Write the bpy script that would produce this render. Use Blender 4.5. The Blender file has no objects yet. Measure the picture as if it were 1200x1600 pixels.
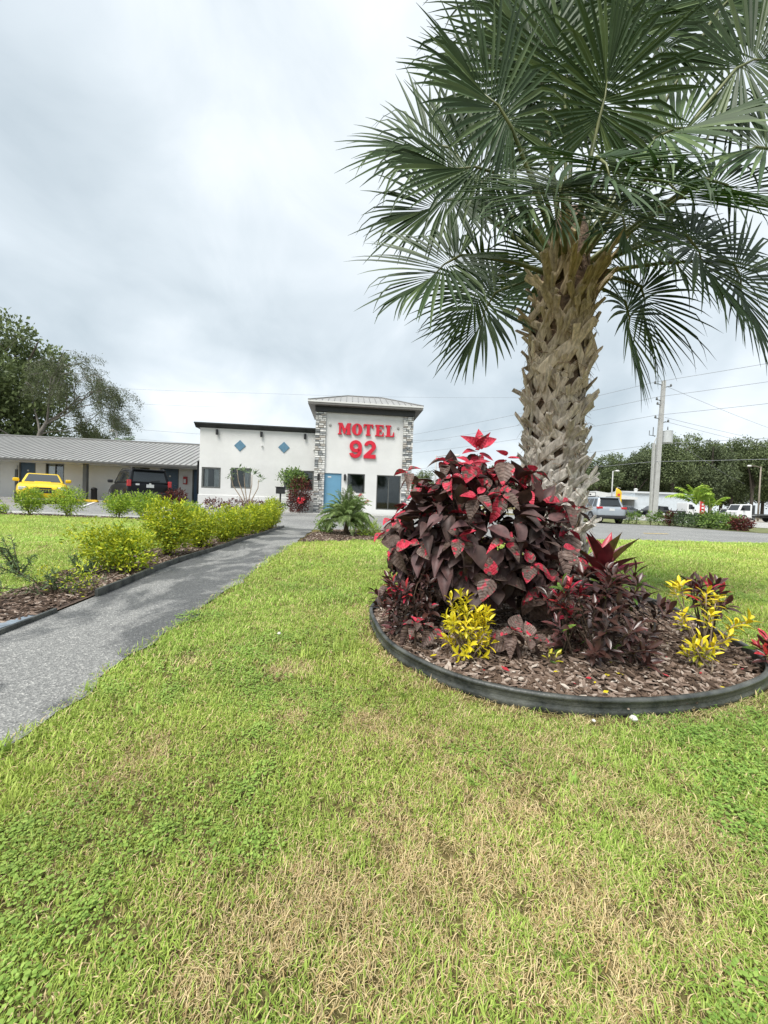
import bpy, bmesh, math, random
import numpy as np
from mathutils import Vector, Matrix

random.seed(92)
rng = np.random.default_rng(92)
SC = bpy.context.scene
COL = SC.collection
R = math.radians

# ------------------------------------------------------------------ camera, sky, sun, exposure
cam_data = bpy.data.cameras.new('camera')
cam_data.sensor_fit = 'VERTICAL'; cam_data.sensor_height = 32.0; cam_data.sensor_width = 24.0
cam_data.lens = 12.0
cam_data.clip_start = 0.05; cam_data.clip_end = 8000
cam = bpy.data.objects.new('camera', cam_data); COL.objects.link(cam)
cam.matrix_world = Matrix.Translation((0, 0, 0.85)) @ Matrix.Rotation(R(90 - 1.45), 4, 'X') @ Matrix.Rotation(0.036, 4, 'Z')
SC.camera = cam

SUN_EL, SUN_AZ = R(58), R(215)          # azimuth clockwise from +Y
world = bpy.data.worlds.new('World'); SC.world = world; world.use_nodes = True
def build_world():
    nt = world.node_tree; N = nt.nodes; L = nt.links; N.clear()
    out = N.new('ShaderNodeOutputWorld'); bg = N.new('ShaderNodeBackground'); bg.inputs['Strength'].default_value = 0.1
    sky = N.new('ShaderNodeTexSky'); sky.sky_type = 'NISHITA'; sky.sun_disc = False
    sky.sun_elevation = SUN_EL; sky.sun_rotation = SUN_AZ; sky.dust_density = 2.0
    tc = N.new('ShaderNodeTexCoord'); sep = N.new('ShaderNodeSeparateXYZ'); L.new(tc.outputs['Generated'], sep.inputs[0])
    def m(op, a, b=None):
        n = N.new('ShaderNodeMath'); n.operation = op
        for i, v in enumerate((a, b)):
            if v is None: continue
            if isinstance(v, (int, float)): n.inputs[i].default_value = v
            else: L.new(v, n.inputs[i])
        return n.outputs[0]
    den = m('ADD', m('MAXIMUM', sep.outputs['Z'], 0.0), 0.55)
    comb = N.new('ShaderNodeCombineXYZ')
    L.new(m('DIVIDE', sep.outputs['X'], den), comb.inputs[0]); L.new(m('DIVIDE', sep.outputs['Y'], den), comb.inputs[1])
    mp = N.new('ShaderNodeMapping'); L.new(comb.outputs[0], mp.inputs[0])
    mp.inputs['Rotation'].default_value = (0, 0, R(-32)); mp.inputs['Scale'].default_value = (1.0, 0.85, 1); mp.inputs['Location'].default_value = (6.4, 2.2, 0)
    def noise(scale, detail, rough, dist):
        n = N.new('ShaderNodeTexNoise'); L.new(mp.outputs[0], n.inputs['Vector'])
        n.inputs['Scale'].default_value = scale; n.inputs['Detail'].default_value = detail
        n.inputs['Roughness'].default_value = rough; n.inputs['Distortion'].default_value = dist
        return n.outputs['Fac']
    big = noise(1.45, 4, 0.5, 0.45); mid = noise(4.0, 7, 0.55, 0.5)
    fac = m('ADD', m('MULTIPLY', big, 0.72), m('MULTIPLY', mid, 0.28))
    ramp = N.new('ShaderNodeValToRGB'); L.new(fac, ramp.inputs[0])
    e = ramp.color_ramp.elements
    e[0].position = 0.36; e[0].color = (0.45, 0.52, 0.562, 1)
    e[1].position = 0.64; e[1].color = (0.89, 0.93, 0.955, 1)
    k = ramp.color_ramp.elements.new(0.5); k.color = (0.635, 0.70, 0.74, 1)
    sc_ = N.new('ShaderNodeVectorMath'); sc_.operation = 'SCALE'; L.new(ramp.outputs[0], sc_.inputs[0]); sc_.inputs['Scale'].default_value = 4.1
    mix = N.new('ShaderNodeMix'); mix.data_type = 'RGBA'; mix.inputs['Factor'].default_value = 0.93
    L.new(sky.outputs[0], mix.inputs['A']); L.new(sc_.outputs[0], mix.inputs['B'])
    L.new(mix.outputs['Result'], bg.inputs['Color']); L.new(bg.outputs[0], out.inputs[0])
build_world()
sun_data = bpy.data.lights.new('sun', 'SUN'); sun_data.energy = 1.5; sun_data.angle = R(28); sun_data.color = (1.0, 0.97, 0.92)
sun = bpy.data.objects.new('sun', sun_data); COL.objects.link(sun)
_d = Vector((math.sin(SUN_AZ) * math.cos(SUN_EL), math.cos(SUN_AZ) * math.cos(SUN_EL), math.sin(SUN_EL)))
sun.rotation_euler = _d.to_track_quat('Z', 'Y').to_euler()
SC.view_settings.view_transform = 'Standard'; SC.view_settings.look = 'None'
SC.view_settings.exposure = 1.63; SC.view_settings.gamma = 1.0; SC.view_settings.use_curve_mapping = False
SC.render.engine = 'CYCLES'
SC.cycles.max_bounces = 6; SC.cycles.diffuse_bounces = 3; SC.cycles.glossy_bounces = 2
SC.cycles.transmission_bounces = 3; SC.cycles.transparent_max_bounces = 6
SC.cycles.caustics_reflective = False; SC.cycles.caustics_refractive = False

# ------------------------------------------------------------------ materials
MATS = {}
def mat(name, col, rough=0.7, var=0.15, scale=6.0, bump=0.0, bscale=40.0, metal=0.0, spec=0.5, rnd=0.0, island=0.0, col2=None, transl=0.0, coat=0.0, coords='Object', detail=5, hi=None):
    """Principled material; colour varies by noise, per object (rnd) and per mesh island (island)."""
    if name in MATS: return MATS[name]
    m = bpy.data.materials.new(name); m.use_nodes = True; MATS[name] = m
    nt = m.node_tree; N = nt.nodes; L = nt.links
    b = N['Principled BSDF']
    b.inputs['Roughness'].default_value = rough; b.inputs['Metallic'].default_value = metal
    b.inputs['Specular IOR Level'].default_value = spec; b.inputs['Coat Weight'].default_value = coat
    if coat: b.inputs['Coat Roughness'].default_value = 0.06
    tc = N.new('ShaderNodeTexCoord')
    if coords == 'World':
        geo = N.new('ShaderNodeNewGeometry'); vec = geo.outputs['Position']
    else: vec = tc.outputs[coords]
    nz = N.new('ShaderNodeTexNoise'); nz.inputs['Scale'].default_value = scale; nz.inputs['Detail'].default_value = detail; nz.inputs['Roughness'].default_value = 0.6
    L.new(vec, nz.inputs['Vector'])
    c2 = col2 or col
    lo = [max(0, c * (1 - var)) for c in col]; hi_ = [min(1, c * (1 + var)) for c in c2]
    rp = N.new('ShaderNodeValToRGB'); L.new(nz.outputs['Fac'], rp.inputs[0])
    rp.color_ramp.elements[0].position = 0.32; rp.color_ramp.elements[0].color = (*lo, 1)
    rp.color_ramp.elements[1].position = 0.68; rp.color_ramp.elements[1].color = (*hi_, 1)
    cur = rp.outputs[0]
    for amount, kind in ((rnd, 'obj'), (island, 'isl')):
        if not amount: continue
        if kind == 'obj': src = N.new('ShaderNodeObjectInfo').outputs['Random']
        else: src = N.new('ShaderNodeNewGeometry').outputs['Random Per Island']
        mr = N.new('ShaderNodeMapRange'); L.new(src, mr.inputs[0]); mr.inputs[3].default_value = 1 - amount; mr.inputs[4].default_value = 1 + amount
        hs = N.new('ShaderNodeHueSaturation'); L.new(mr.outputs[0], hs.inputs['Value']); L.new(cur, hs.inputs['Color'])
        mh = N.new('ShaderNodeMapRange'); L.new(src, mh.inputs[0]); mh.inputs[3].default_value = 0.5 + amount * 0.05; mh.inputs[4].default_value = 0.5 - amount * 0.05
        L.new(mh.outputs[0], hs.inputs['Hue'])
        cur = hs.outputs[0]
    L.new(cur, b.inputs['Base Color'])
    if bump:
        bn = N.new('ShaderNodeTexNoise'); bn.inputs['Scale'].default_value = bscale; bn.inputs['Detail'].default_value = 4; L.new(vec, bn.inputs['Vector'])
        bp = N.new('ShaderNodeBump'); bp.inputs['Strength'].default_value = bump; bp.inputs['Distance'].default_value = 0.02
        L.new(bn.outputs['Fac'], bp.inputs['Height']); L.new(bp.outputs[0], b.inputs['Normal'])
    if transl:
        tr = N.new('ShaderNodeBsdfTranslucent'); L.new(cur, tr.inputs['Color'])
        mx = N.new('ShaderNodeMixShader'); mx.inputs[0].default_value = transl
        L.new(b.outputs[0], mx.inputs[1]); L.new(tr.outputs[0], mx.inputs[2]); L.new(mx.outputs[0], N['Material Output'].inputs[0])
    return m

def glass_mat(name='window_glass', tint=(0.30, 0.34, 0.35)):
    if name in MATS: return MATS[name]
    m = bpy.data.materials.new(name); m.use_nodes = True; MATS[name] = m
    nt = m.node_tree; N = nt.nodes; L = nt.links; N.remove(N['Principled BSDF'])
    t = N.new('ShaderNodeBsdfTransparent'); t.inputs[0].default_value = (*tint, 1)
    g = N.new('ShaderNodeBsdfGlossy'); g.inputs['Roughness'].default_value = 0.03; g.inputs[0].default_value = (0.85, 0.9, 0.92, 1)
    f = N.new('ShaderNodeFresnel'); f.inputs[0].default_value = 1.6
    mx = N.new('ShaderNodeMixShader'); L.new(f.outputs[0], mx.inputs[0]); L.new(t.outputs[0], mx.inputs[1]); L.new(g.outputs[0], mx.inputs[2])
    L.new(mx.outputs[0], N['Material Output'].inputs[0])
    return m

# ------------------------------------------------------------------ mesh helpers
class MB:
    def __init__(self): self.v = []; self.f = []
    def add(self, vs, fs):
        o = len(self.v); self.v += [tuple(p) for p in vs]; self.f += [tuple(i + o for i in f) for f in fs]; return self
    def box(self, x0, x1, y0, y1, z0, z1, M=None):
        vs = [(x0,y0,z0),(x1,y0,z0),(x1,y1,z0),(x0,y1,z0),(x0,y0,z1),(x1,y0,z1),(x1,y1,z1),(x0,y1,z1)]
        if M is not None: vs = [tuple(M @ Vector(p)) for p in vs]
        return self.add(vs, [(0,3,2,1),(4,5,6,7),(0,1,5,4),(1,2,6,5),(2,3,7,6),(3,0,4,7)])
    def tube(self, pts, rad, n=8, cap=True):
        pts = [Vector(p) for p in pts]; k = len(pts)
        if isinstance(rad, (int, float)): rad = [rad] * k
        vs = []; fs = []; ref = None
        for i, p in enumerate(pts):
            t = (pts[min(i+1, k-1)] - pts[max(i-1, 0)]).normalized()
            if ref is None or abs(ref.dot(t)) > 0.95: ref = Vector((0,0,1)) if abs(t.z) < 0.9 else Vector((1,0,0))
            a = (ref - t * ref.dot(t)).normalized(); b = t.cross(a); ref = a
            for j in range(n):
                q = 2 * math.pi * j / n
                vs.append(p + (a * math.cos(q) + b * math.sin(q)) * rad[i])
        for i in range(k - 1):
            for j in range(n):
                fs.append((i*n+j, i*n+(j+1)%n, (i+1)*n+(j+1)%n, (i+1)*n+j))
        if cap: fs.append(tuple(range(n-1, -1, -1))); fs.append(tuple((k-1)*n + j for j in range(n)))
        return self.add(vs, fs)
    def strip(self, pts, wid, thick, side, up=None):
        """slab of rectangular section along pts; side = width direction per point"""
        vs = []; fs = []; k = len(pts)
        for i, p in enumerate(pts):
            p = Vector(p); t = (Vector(pts[min(i+1,k-1)]) - Vector(pts[max(i-1,0)])).normalized()
            s = side[i] if isinstance(side, list) else side
            s = (Vector(s) - t * t.dot(Vector(s))).normalized(); n = s.cross(t)
            w = wid[i] / 2; h = thick / 2
            vs += [p - s*w - n*h, p + s*w - n*h, p + s*w + n*h, p - s*w + n*h]
        for i in range(k-1):
            for j in range(4): fs.append((i*4+j, i*4+(j+1)%4, (i+1)*4+(j+1)%4, (i+1)*4+j))
        fs += [(3,2,1,0), tuple((k-1)*4 + j for j in range(4))]
        return self.add(vs, fs)
    def strip6(self, pts, wid, thick, side):
        """like strip, with a flattened six-sided section and a ragged tapered end"""
        vs = []; fs = []; k = len(pts); S6 = ((-1,0),(-.6,-1),(.6,-1),(1,0),(.6,1),(-.6,1))
        for i, p in enumerate(pts):
            p = Vector(p); t = (Vector(pts[min(i+1,k-1)]) - Vector(pts[max(i-1,0)])).normalized(); s = Vector(side[i]); s = (s - t*t.dot(s)).normalized(); n = s.cross(t)
            for a, c in S6: vs.append(p + s*a*wid[i]/2 + n*c*thick/2*(0.7 if i in (0, k-1) else 1) + (t*random.uniform(-.012,.016) if i == k-1 else t*0))
        for i in range(k-1):
            for j in range(6): fs.append((i*6+j, i*6+(j+1)%6, (i+1)*6+(j+1)%6, (i+1)*6+j))
        fs += [tuple(range(5,-1,-1)), tuple((k-1)*6+j for j in range(6))]
        return self.add(vs, fs)
    def prism(self, poly, y0, y1):
        """polygon in x,z extruded along y (simple polygon, as ngons)"""
        n = len(poly)
        vs = [(x, y0, z) for x, z in poly] + [(x, y1, z) for x, z in poly]
        fs = [tuple(range(n)), tuple(range(2*n-1, n-1, -1))] + [(i, i+n, (i+1)%n+n, (i+1)%n) for i in range(n)]
        return self.add(vs, fs)
    def lathe(self, prof, n=20, axis='Z', c=(0,0,0)):
        vs = []; fs = []; k = len(prof); c = Vector(c)
        for r, h in prof:
            for j in range(n):
                q = 2*math.pi*j/n; a, b = r*math.cos(q), r*math.sin(q)
                vs.append(c + (Vector((a, b, h)) if axis == 'Z' else Vector((a, h, b)) if axis == 'Y' else Vector((h, a, b))))
        for i in range(k-1):
            for j in range(n): fs.append((i*n+j, i*n+(j+1)%n, (i+1)*n+(j+1)%n, (i+1)*n+j))
        fs.append(tuple(range(n-1,-1,-1))); fs.append(tuple((k-1)*n+j for j in range(n)))
        return self.add(vs, fs)
    def mesh(self, name, m=None, smooth=False):
        me = bpy.data.meshes.new(name); me.from_pydata(self.v, [], self.f); me.update()
        if m is not None: me.materials.append(m)
        if smooth: me.polygons.foreach_set('use_smooth', [True] * len(me.polygons))
        return me
    def build(self, name, m, parent=None, smooth=False, bevel=0, fix=True):
        me = self.mesh(name, m, smooth)
        if fix:
            bm = bmesh.new(); bm.from_mesh(me); bmesh.ops.recalc_face_normals(bm, faces=bm.faces); bm.to_mesh(me); bm.free()
        return link(name, me, parent, bevel)

def link(name, me, parent=None, bevel=0):
    o = bpy.data.objects.new(name, me); COL.objects.link(o)
    if parent is not None: o.parent = parent
    if bevel:
        md = o.modifiers.new('bevel', 'BEVEL'); md.width = bevel; md.segments = 2; md.limit_method = 'ANGLE'; md.angle_limit = R(35)
    return o
def tag(o, label=None, cat=None, group=None, kind=None):
    if label: o['label'] = label
    if cat: o['category'] = cat
    if group: o['group'] = group
    if kind: o['kind'] = kind
    return o
def empty(name, loc=(0,0,0), rz=0.0):
    o = bpy.data.objects.new(name, None); COL.objects.link(o); o.empty_display_size = 0.1
    o.location = loc; o.rotation_euler = (0, 0, rz); return o
def part(name, me, parent, M):
    o = bpy.data.objects.new(name, me); COL.objects.link(o); o.parent = parent; o.matrix_basis = M; return o
def copy_tree(o, parent=None):
    c = o.copy(); COL.objects.link(c); c.parent = parent
    for ch in list(o.children): copy_tree(ch, c)
    return c
def frame(pos, d, up):
    """matrix with x along d, z as near to up as possible"""
    x = Vector(d).normalized(); u = Vector(up); z = u - x * u.dot(x)
    if z.length < 1e-4: z = Vector((1,0,0)) - x * x.x
    z.normalize(); y = z.cross(x)
    M = Matrix((x, y, z)).transposed().to_4x4(); M.translation = Vector(pos); return M
def ss(t):
    t = np.clip(t, 0, 1); return t*t*(3-2*t)
def gz(x, y):
    """height of the land: the site rises gently towards the motel"""
    return 0.30 * ss((np.asarray(y, float) - 10) / 12) * ss((3 - np.asarray(x, float)) / 13)
def gzf(x, y): return float(gz(x, y))
def lerp_curve(pts, y):
    return np.interp(y, [p[1] for p in pts], [p[0] for p in pts])

# ------------------------------------------------------------------ the land
PATH_R = [(-1.12,-2.0),(-1.16,0.8),(-1.2,1.21),(-1.21,1.36),(-1.28,2.22),(-1.45,4.4),(-1.69,7.4),(-1.95,10.6),(-2.0,12)]
PATH_L = [(-1.95,-2.0),(-2.05,1.2),(-2.13,2.13),(-2.23,2.86),(-2.44,4.21),(-2.6,6.27),(-2.86,11.13),(-2.9,12)]
STRIP_B = [(-2.6,-2.0),(-2.7,1.5),(-2.9,2.9),(-3.2,3.7),(-3.3,4.5),(-3.45,6),(-3.8,9),(-4.1,11.2),(-4.2,12)]
RING = [(-0.08,2.88),(-0.04,2.57),(0.03,2.2),(0.13,2.01),(0.29,1.81),(0.44,1.69),(0.58,1.62),(0.82,1.56),(1.14,1.58),(1.49,1.67),(1.72,1.77),(1.94,1.89),(2.10,2.07),(2.22,2.32),(2.31,2.7),(2.42,3.13),(2.41,3.51),(2.25,3.8),(1.9,4.05),(1.4,4.15),(0.85,4.0),(0.4,3.75),(0.08,3.35)]
CBED = [(-1.62,7.5),(-1.02,7.83),(0.02,8.46),(1.58,9.33),(2.7,9.8),(2.5,10.8),(1.2,11.4),(-0.4,11.3),(-1.5,10.7),(-1.78,9.6)]
def smooth_ring(pts, n=6):
    out = []; k = len(pts)
    for i in range(k):
        p0, p1, p2, p3 = [np.array(pts[(i+j-1) % k]) for j in range(4)]
        for a in range(n):
            t = a / n
            out.append(tuple(0.5*((2*p1)+(-p0+p2)*t+(2*p0-5*p1+4*p2-p3)*t*t+(-p0+3*p1-3*p2+p3)*t**3)))
    return out
RING_S = smooth_ring(RING, 5)
for _ in range(10):
    RING_S = [tuple((np.array(RING_S[i-1])+2*np.array(RING_S[i])+np.array(RING_S[(i+1)%len(RING_S)]))/4) for i in range(len(RING_S))]
def inside(poly, x, y):
    x = np.asarray(x); y = np.asarray(y); r = np.zeros(x.shape, bool); k = len(poly)
    for i in range(k):
        (x0,y0),(x1,y1) = poly[i], poly[(i+1) % k]
        c = ((y0 > y) != (y1 > y)) & (x < (x1-x0)*(y-y0)/((y1-y0) or 1e-9) + x0)
        r ^= c
    return r
def ring_dist(poly, x, y):
    P = np.array(poly); d = np.full(np.asarray(x).shape, 1e9)
    for p in P: d = np.minimum(d, np.hypot(x-p[0], y-p[1]))
    return d
def lawn_far(x):       # where the lawn meets the centre bed and the drive
    return np.interp(x, [-1.8,-1.62,-1.02,0.02,1.58,2.7,3.75,7.54,11.7,20,40], [7.45,7.5,7.83,8.46,9.33,9.75,10.14,10.98,11.68,13.2,16.8])

def ground_sheet():
    xs = np.concatenate([[-4000,-1500,-600,-250,-120,-80,-60], np.arange(-45,46,1.0), [60,80,120,250,600,1500,4000]])
    ys = np.concatenate([[-600,-150,-40,-15], np.arange(-6,41,1.0), [50,65,90,130,250,600,1500,5000]])
    X, Y = np.meshgrid(xs, ys); Z = gz(X, Y)
    v = np.stack([X.ravel(), Y.ravel(), Z.ravel()], 1).tolist(); n = len(xs)
    f = [(j*n+i, j*n+i+1, (j+1)*n+i+1, (j+1)*n+i) for j in range(len(ys)-1) for i in range(n-1)]
    b = MB(); b.v = v; b.f = f
    return b

def sheet(name, poly, dz, m, zfun=gzf):
    me = bpy.data.meshes.new(name); bm = bmesh.new()
    bm.faces.new([bm.verts.new((x, y, 0)) for x, y in poly])
    xs = [p[0] for p in poly]; ys = [p[1] for p in poly]
    for a in range(math.ceil(min(xs)), math.floor(max(xs))+1):
        if -46 < a < 46: bmesh.ops.bisect_plane(bm, geom=bm.verts[:]+bm.edges[:]+bm.faces[:], plane_co=(a,0,0), plane_no=(1,0,0))
    for a in range(math.ceil(min(ys)), math.floor(max(ys))+1):
        if -7 < a < 41: bmesh.ops.bisect_plane(bm, geom=bm.verts[:]+bm.edges[:]+bm.faces[:], plane_co=(0,a,0), plane_no=(0,1,0))
    bmesh.ops.triangulate(bm, faces=bm.faces[:])
    for v in bm.verts: v.co.z = zfun(v.co.x, v.co.y) + dz
    bmesh.ops.recalc_face_normals(bm, faces=bm.faces[:])
    if sum(f.normal.z for f in bm.faces) < 0: bmesh.ops.reverse_faces(bm, faces=bm.faces[:])
    bm.to_mesh(me); bm.free(); me.materials.append(m)
    return link(name, me)

def ground_material():
    m = bpy.data.materials.new('lawn_soil'); m.use_nodes = True; nt = m.node_tree; N = nt.nodes; L = nt.links; b = N['Principled BSDF']
    b.inputs['Roughness'].default_value = 0.95; b.inputs['Specular IOR Level'].default_value = 0.1
    geo = N.new('ShaderNodeNewGeometry')
    def nz(s, d): 
        n = N.new('ShaderNodeTexNoise'); n.inputs['Scale'].default_value = s; n.inputs['Detail'].default_value = d; L.new(geo.outputs['Position'], n.inputs['Vector']); return n.outputs['Fac']
    r1 = N.new('ShaderNodeValToRGB'); L.new(nz(60, 6), r1.inputs[0])
    r1.color_ramp.elements[0].position = 0.35; r1.color_ramp.elements[0].color = (0.075, 0.060, 0.026, 1)
    r1.color_ramp.elements[1].position = 0.7; r1.color_ramp.elements[1].color = (0.24, 0.22, 0.09, 1)
    r2 = N.new('ShaderNodeValToRGB'); L.new(nz(0.8, 4), r2.inputs[0])
    r2.color_ramp.elements[0].position = 0.3; r2.color_ramp.elements[0].color = (0.8, 0.8, 0.8, 1)
    r2.color_ramp.elements[1].position = 0.7; r2.color_ramp.elements[1].color = (1.2, 1.1, 1.0, 1)
    mx = N.new('ShaderNodeMix'); mx.data_type = 'RGBA'; mx.blend_type = 'MULTIPLY'; mx.inputs['Factor'].default_value = 1
    L.new(r1.outputs[0], mx.inputs['A']); L.new(r2.outputs[0], mx.inputs['B']); L.new(mx.outputs['Result'], b.inputs['Base Color'])
    bp = N.new('ShaderNodeBump'); bp.inputs['Strength'].default_value = 0.8; bp.inputs['Distance'].default_value = 0.02; L.new(nz(90, 4), bp.inputs['Height']); L.new(bp.outputs[0], b.inputs['Normal'])
    return m
def asphalt_material(name, dark, light, patch_scale, stretch, thr=(0.46, 0.53), grain=240):
    m = bpy.data.materials.new(name); m.use_nodes = True; nt = m.node_tree; N = nt.nodes; L = nt.links; b = N['Principled BSDF']
    geo = N.new('ShaderNodeNewGeometry')
    mp = N.new('ShaderNodeMapping'); mp.inputs['Scale'].default_value = stretch; L.new(geo.outputs['Position'], mp.inputs[0])
    def nz(s, d, vec, dist=0, rough=0.55):
        n = N.new('ShaderNodeTexNoise'); n.inputs['Scale'].default_value = s; n.inputs['Detail'].default_value = d; n.inputs['Distortion'].default_value = dist; n.inputs['Roughness'].default_value = rough
        L.new(vec, n.inputs['Vector']); return n.outputs['Fac']
    pat = nz(patch_scale, 7, mp.outputs[0], 0.4, 0.62)
    r = N.new('ShaderNodeValToRGB'); L.new(pat, r.inputs[0]); e = r.color_ramp.elements
    e[0].position = thr[0]; e[0].color = (*dark, 1); e[1].position = thr[1]; e[1].color = (*light, 1)
    vor = N.new('ShaderNodeTexVoronoi'); vor.inputs['Scale'].default_value = grain; L.new(geo.outputs['Position'], vor.inputs['Vector'])
    hs = N.new('ShaderNodeSeparateColor'); L.new(vor.outputs['Color'], hs.inputs[0])
    gr = N.new('ShaderNodeValToRGB'); L.new(hs.outputs[0], gr.inputs[0]); ge = gr.color_ramp.elements
    ge[0].position = 0.0; ge[0].color = (0.62, 0.62, 0.62, 1); ge[1].position = 1.0; ge[1].color = (1.75, 1.72, 1.66, 1)
    k = ge.new(0.85); k.color = (1.1, 1.1, 1.08, 1)
    lo = N.new('ShaderNodeValToRGB'); L.new(nz(0.35, 4, geo.outputs['Position']), lo.inputs[0]); lo.color_ramp.elements[0].color = (0.8,0.8,0.8,1); lo.color_ramp.elements[1].color = (1.2,1.2,1.18,1)
    def mul(a, c):
        mx = N.new('ShaderNodeMix'); mx.data_type = 'RGBA'; mx.blend_type = 'MULTIPLY'; mx.inputs['Factor'].default_value = 1; L.new(a, mx.inputs['A']); L.new(c, mx.inputs['B']); return mx.outputs['Result']
    L.new(mul(mul(r.outputs[0], gr.outputs[0]), lo.outputs[0]), b.inputs['Base Color'])
    rr = N.new('ShaderNodeMapRange'); L.new(pat, rr.inputs[0]); rr.inputs[1].default_value = thr[0]; rr.inputs[2].default_value = thr[1]; rr.inputs[3].default_value = 0.62; rr.inputs[4].default_value = 0.9; L.new(rr.outputs[0], b.inputs['Roughness'])
    b.inputs['Specular IOR Level'].default_value = 0.3
    bp = N.new('ShaderNodeBump'); bp.inputs['Strength'].default_value = 0.7; bp.inputs['Distance'].default_value = 0.008; L.new(vor.outputs['Distance'], bp.inputs['Height']); L.new(bp.outputs[0], b.inputs['Normal'])
    return m

tag(ground_sheet().build('ground', ground_material(), fix=False), kind='structure')
M_LOT = asphalt_material('lot_asphalt', (0.20,0.20,0.20), (0.29,0.29,0.285), 0.5, (1,1,1), (0.3,0.7), 60)
M_PATH = asphalt_material('path_asphalt', (0.115,0.118,0.12), (0.255,0.255,0.25), 1.7, (0.85,0.5,1), (0.465,0.535), 130)
M_CONC = asphalt_material('pale_concrete', (0.38,0.375,0.36), (0.48,0.475,0.46), 0.6, (1,1,1), (0.3,0.7), 90)

# the asphalt lot in front of the motel, running on into the drive on the right
LOT = [(-44,13.4),(-12,13.4),(-6,13.0),(-4.2,12.2),(-4.1,11.2),(-2.95,11.15),(-1.95,10.9),(-1.5,10.7),(-0.4,11.3),(1.2,11.4),(2.5,10.8),(2.7,9.8),(3.75,10.14),(7.54,10.98),(11.7,11.68),(20,13.2),(44,17.6),(44,21.0),(18.4,18.6),(17.7,20.2),(17.9,23.6),(16.5,24.3),(13.5,25.0),(13.0,40),(-44,40)]
tag(sheet('parking_lot', LOT, 0.008, M_LOT), kind='structure')
def wav(y, s): return 0.022*math.sin(y*5.1+s) + 0.018*math.sin(y*11.7+s*2) + 0.012*math.sin(y*23+s*3)
ysr = np.concatenate([np.arange(-2, 3, 0.07), np.arange(3, 11.0, 0.15)])
pr = [(float(lerp_curve(PATH_R, y)) + wav(y, 1), float(y)) for y in ysr]; pl = [(float(lerp_curve(PATH_L, y)) - 0.03, float(y)) for y in ysr]
tag(sheet('path', pr + pl[::-1], 0.014, M_PATH), kind='structure')
# mulch beds: bare soil under the chips
M_SOIL = mat('bed_soil', (0.055,0.035,0.025), 0.95, 0.4, 25, bump=0.8, bscale=60, coords='World', col2=(0.11,0.075,0.055))
strip_poly = [(float(lerp_curve(PATH_L, y)) - 0.05, float(y)) for y in np.arange(-2, 11.2, 0.3)] + [(float(lerp_curve(STRIP_B, y)) + wav(y, 2)*2, float(y)) for y in np.arange(11.1, -2, -0.3)]
def mound(x, y): return gzf(x, y) + 0.05*float(ss(ring_dist(RING_S, np.array([x]), np.array([y]))[0]/0.5))
def bed_surface():
    b = MB(); c = (1.15, 2.8); n = len(RING_S); K = 7
    for k in range(K+1):
        for x, y in RING_S:
            s = (k+0.02)/K*0.985
            px, py = c[0]+(x-c[0])*s, c[1]+(y-c[1])*s
            b.v.append((px, py, 0.02 + 0.05*(1-s**3)))
    b.f = [(k*n+i, k*n+(i+1)%n, (k+1)*n+(i+1)%n, (k+1)*n+i) for k in range(K) for i in range(n)] + [tuple(range(n))]
    return b
tag(bed_surface().build('bed_soil', M_SOIL), kind='structure')
tag(sheet('border_soil', strip_poly, 0.018, M_SOIL), kind='structure')
tag(sheet('centre_bed_soil', CBED, 0.018, M_SOIL), kind='structure')
tag(sheet('curb_bed_soil', [(-44,11.9),(-10,12.0),(-7,11.7),(-5.6,11.6),(-4.3,11.5),(-4.3,12.0),(-5.8,12.35),(-12,12.55),(-44,12.55)], 0.018, M_SOIL), kind='structure')
# low concrete gutter between planting and asphalt
tag(sheet('gutter', [(-44,12.56),(-12,12.56),(-5.8,12.36),(-4.3,12.02),(-4.25,12.3),(-6,13.05),(-12,13.45),(-44,13.45)], 0.02, M_CONC), kind='structure')
# highway beyond the pole, its far verge, and the yard of the shops across it
tag(sheet('highway', [(27,26),(60,17),(300,-20),(300,20),(75,44),(38,52),(-40,170),(-56,160),(20,45)], 0.012, asphalt_material('highway_concrete', (0.36,0.355,0.34), (0.44,0.435,0.42), 0.2, (1,1,1), (0.3,0.7), 30)), kind='structure')
tag(sheet('shop_yard', [(39,53),(76,45),(300,22),(300,120),(30,120),(5,105)], 0.016, asphalt_material('yard_gravel', (0.30,0.27,0.23), (0.42,0.39,0.34), 0.15, (1,1,1), (0.35,0.65), 12)), kind='structure')
M_PAINT_W = mat('white_paint', (0.72,0.72,0.70), 0.7, 0.15, 12, coords='World')
M_PAINT_Y = mat('yellow_paint', (0.70,0.46,0.03), 0.65, 0.2, 10, coords='World')
def stripe(name, a, b, w, m, label, dz=0.03, group=None):
    a = Vector((a[0],a[1],0)); b = Vector((b[0],b[1],0)); s = (b-a).normalized().cross(Vector((0,0,1)))*w/2
    o = sheet(name, [tuple((a+s)[:2]), tuple((b+s)[:2]), tuple((b-s)[:2]), tuple((a-s)[:2])], dz, m); o['kind'] = 'structure'; return o
stripe('bay_line', (-15.9,16.6), (-18.9,20.1), 0.12, M_PAINT_W, '')
stripe('bay_line', (-12.6,15.9), (-15.3,20.3), 0.12, M_PAINT_W, '')
stripe('bay_line', (-8.9,15.8), (-11.8,20.4), 0.12, M_PAINT_W, '')
stripe('drive_line', (9.9,14.6), (11.0,14.82), 0.14, M_PAINT_Y, '')

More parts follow.
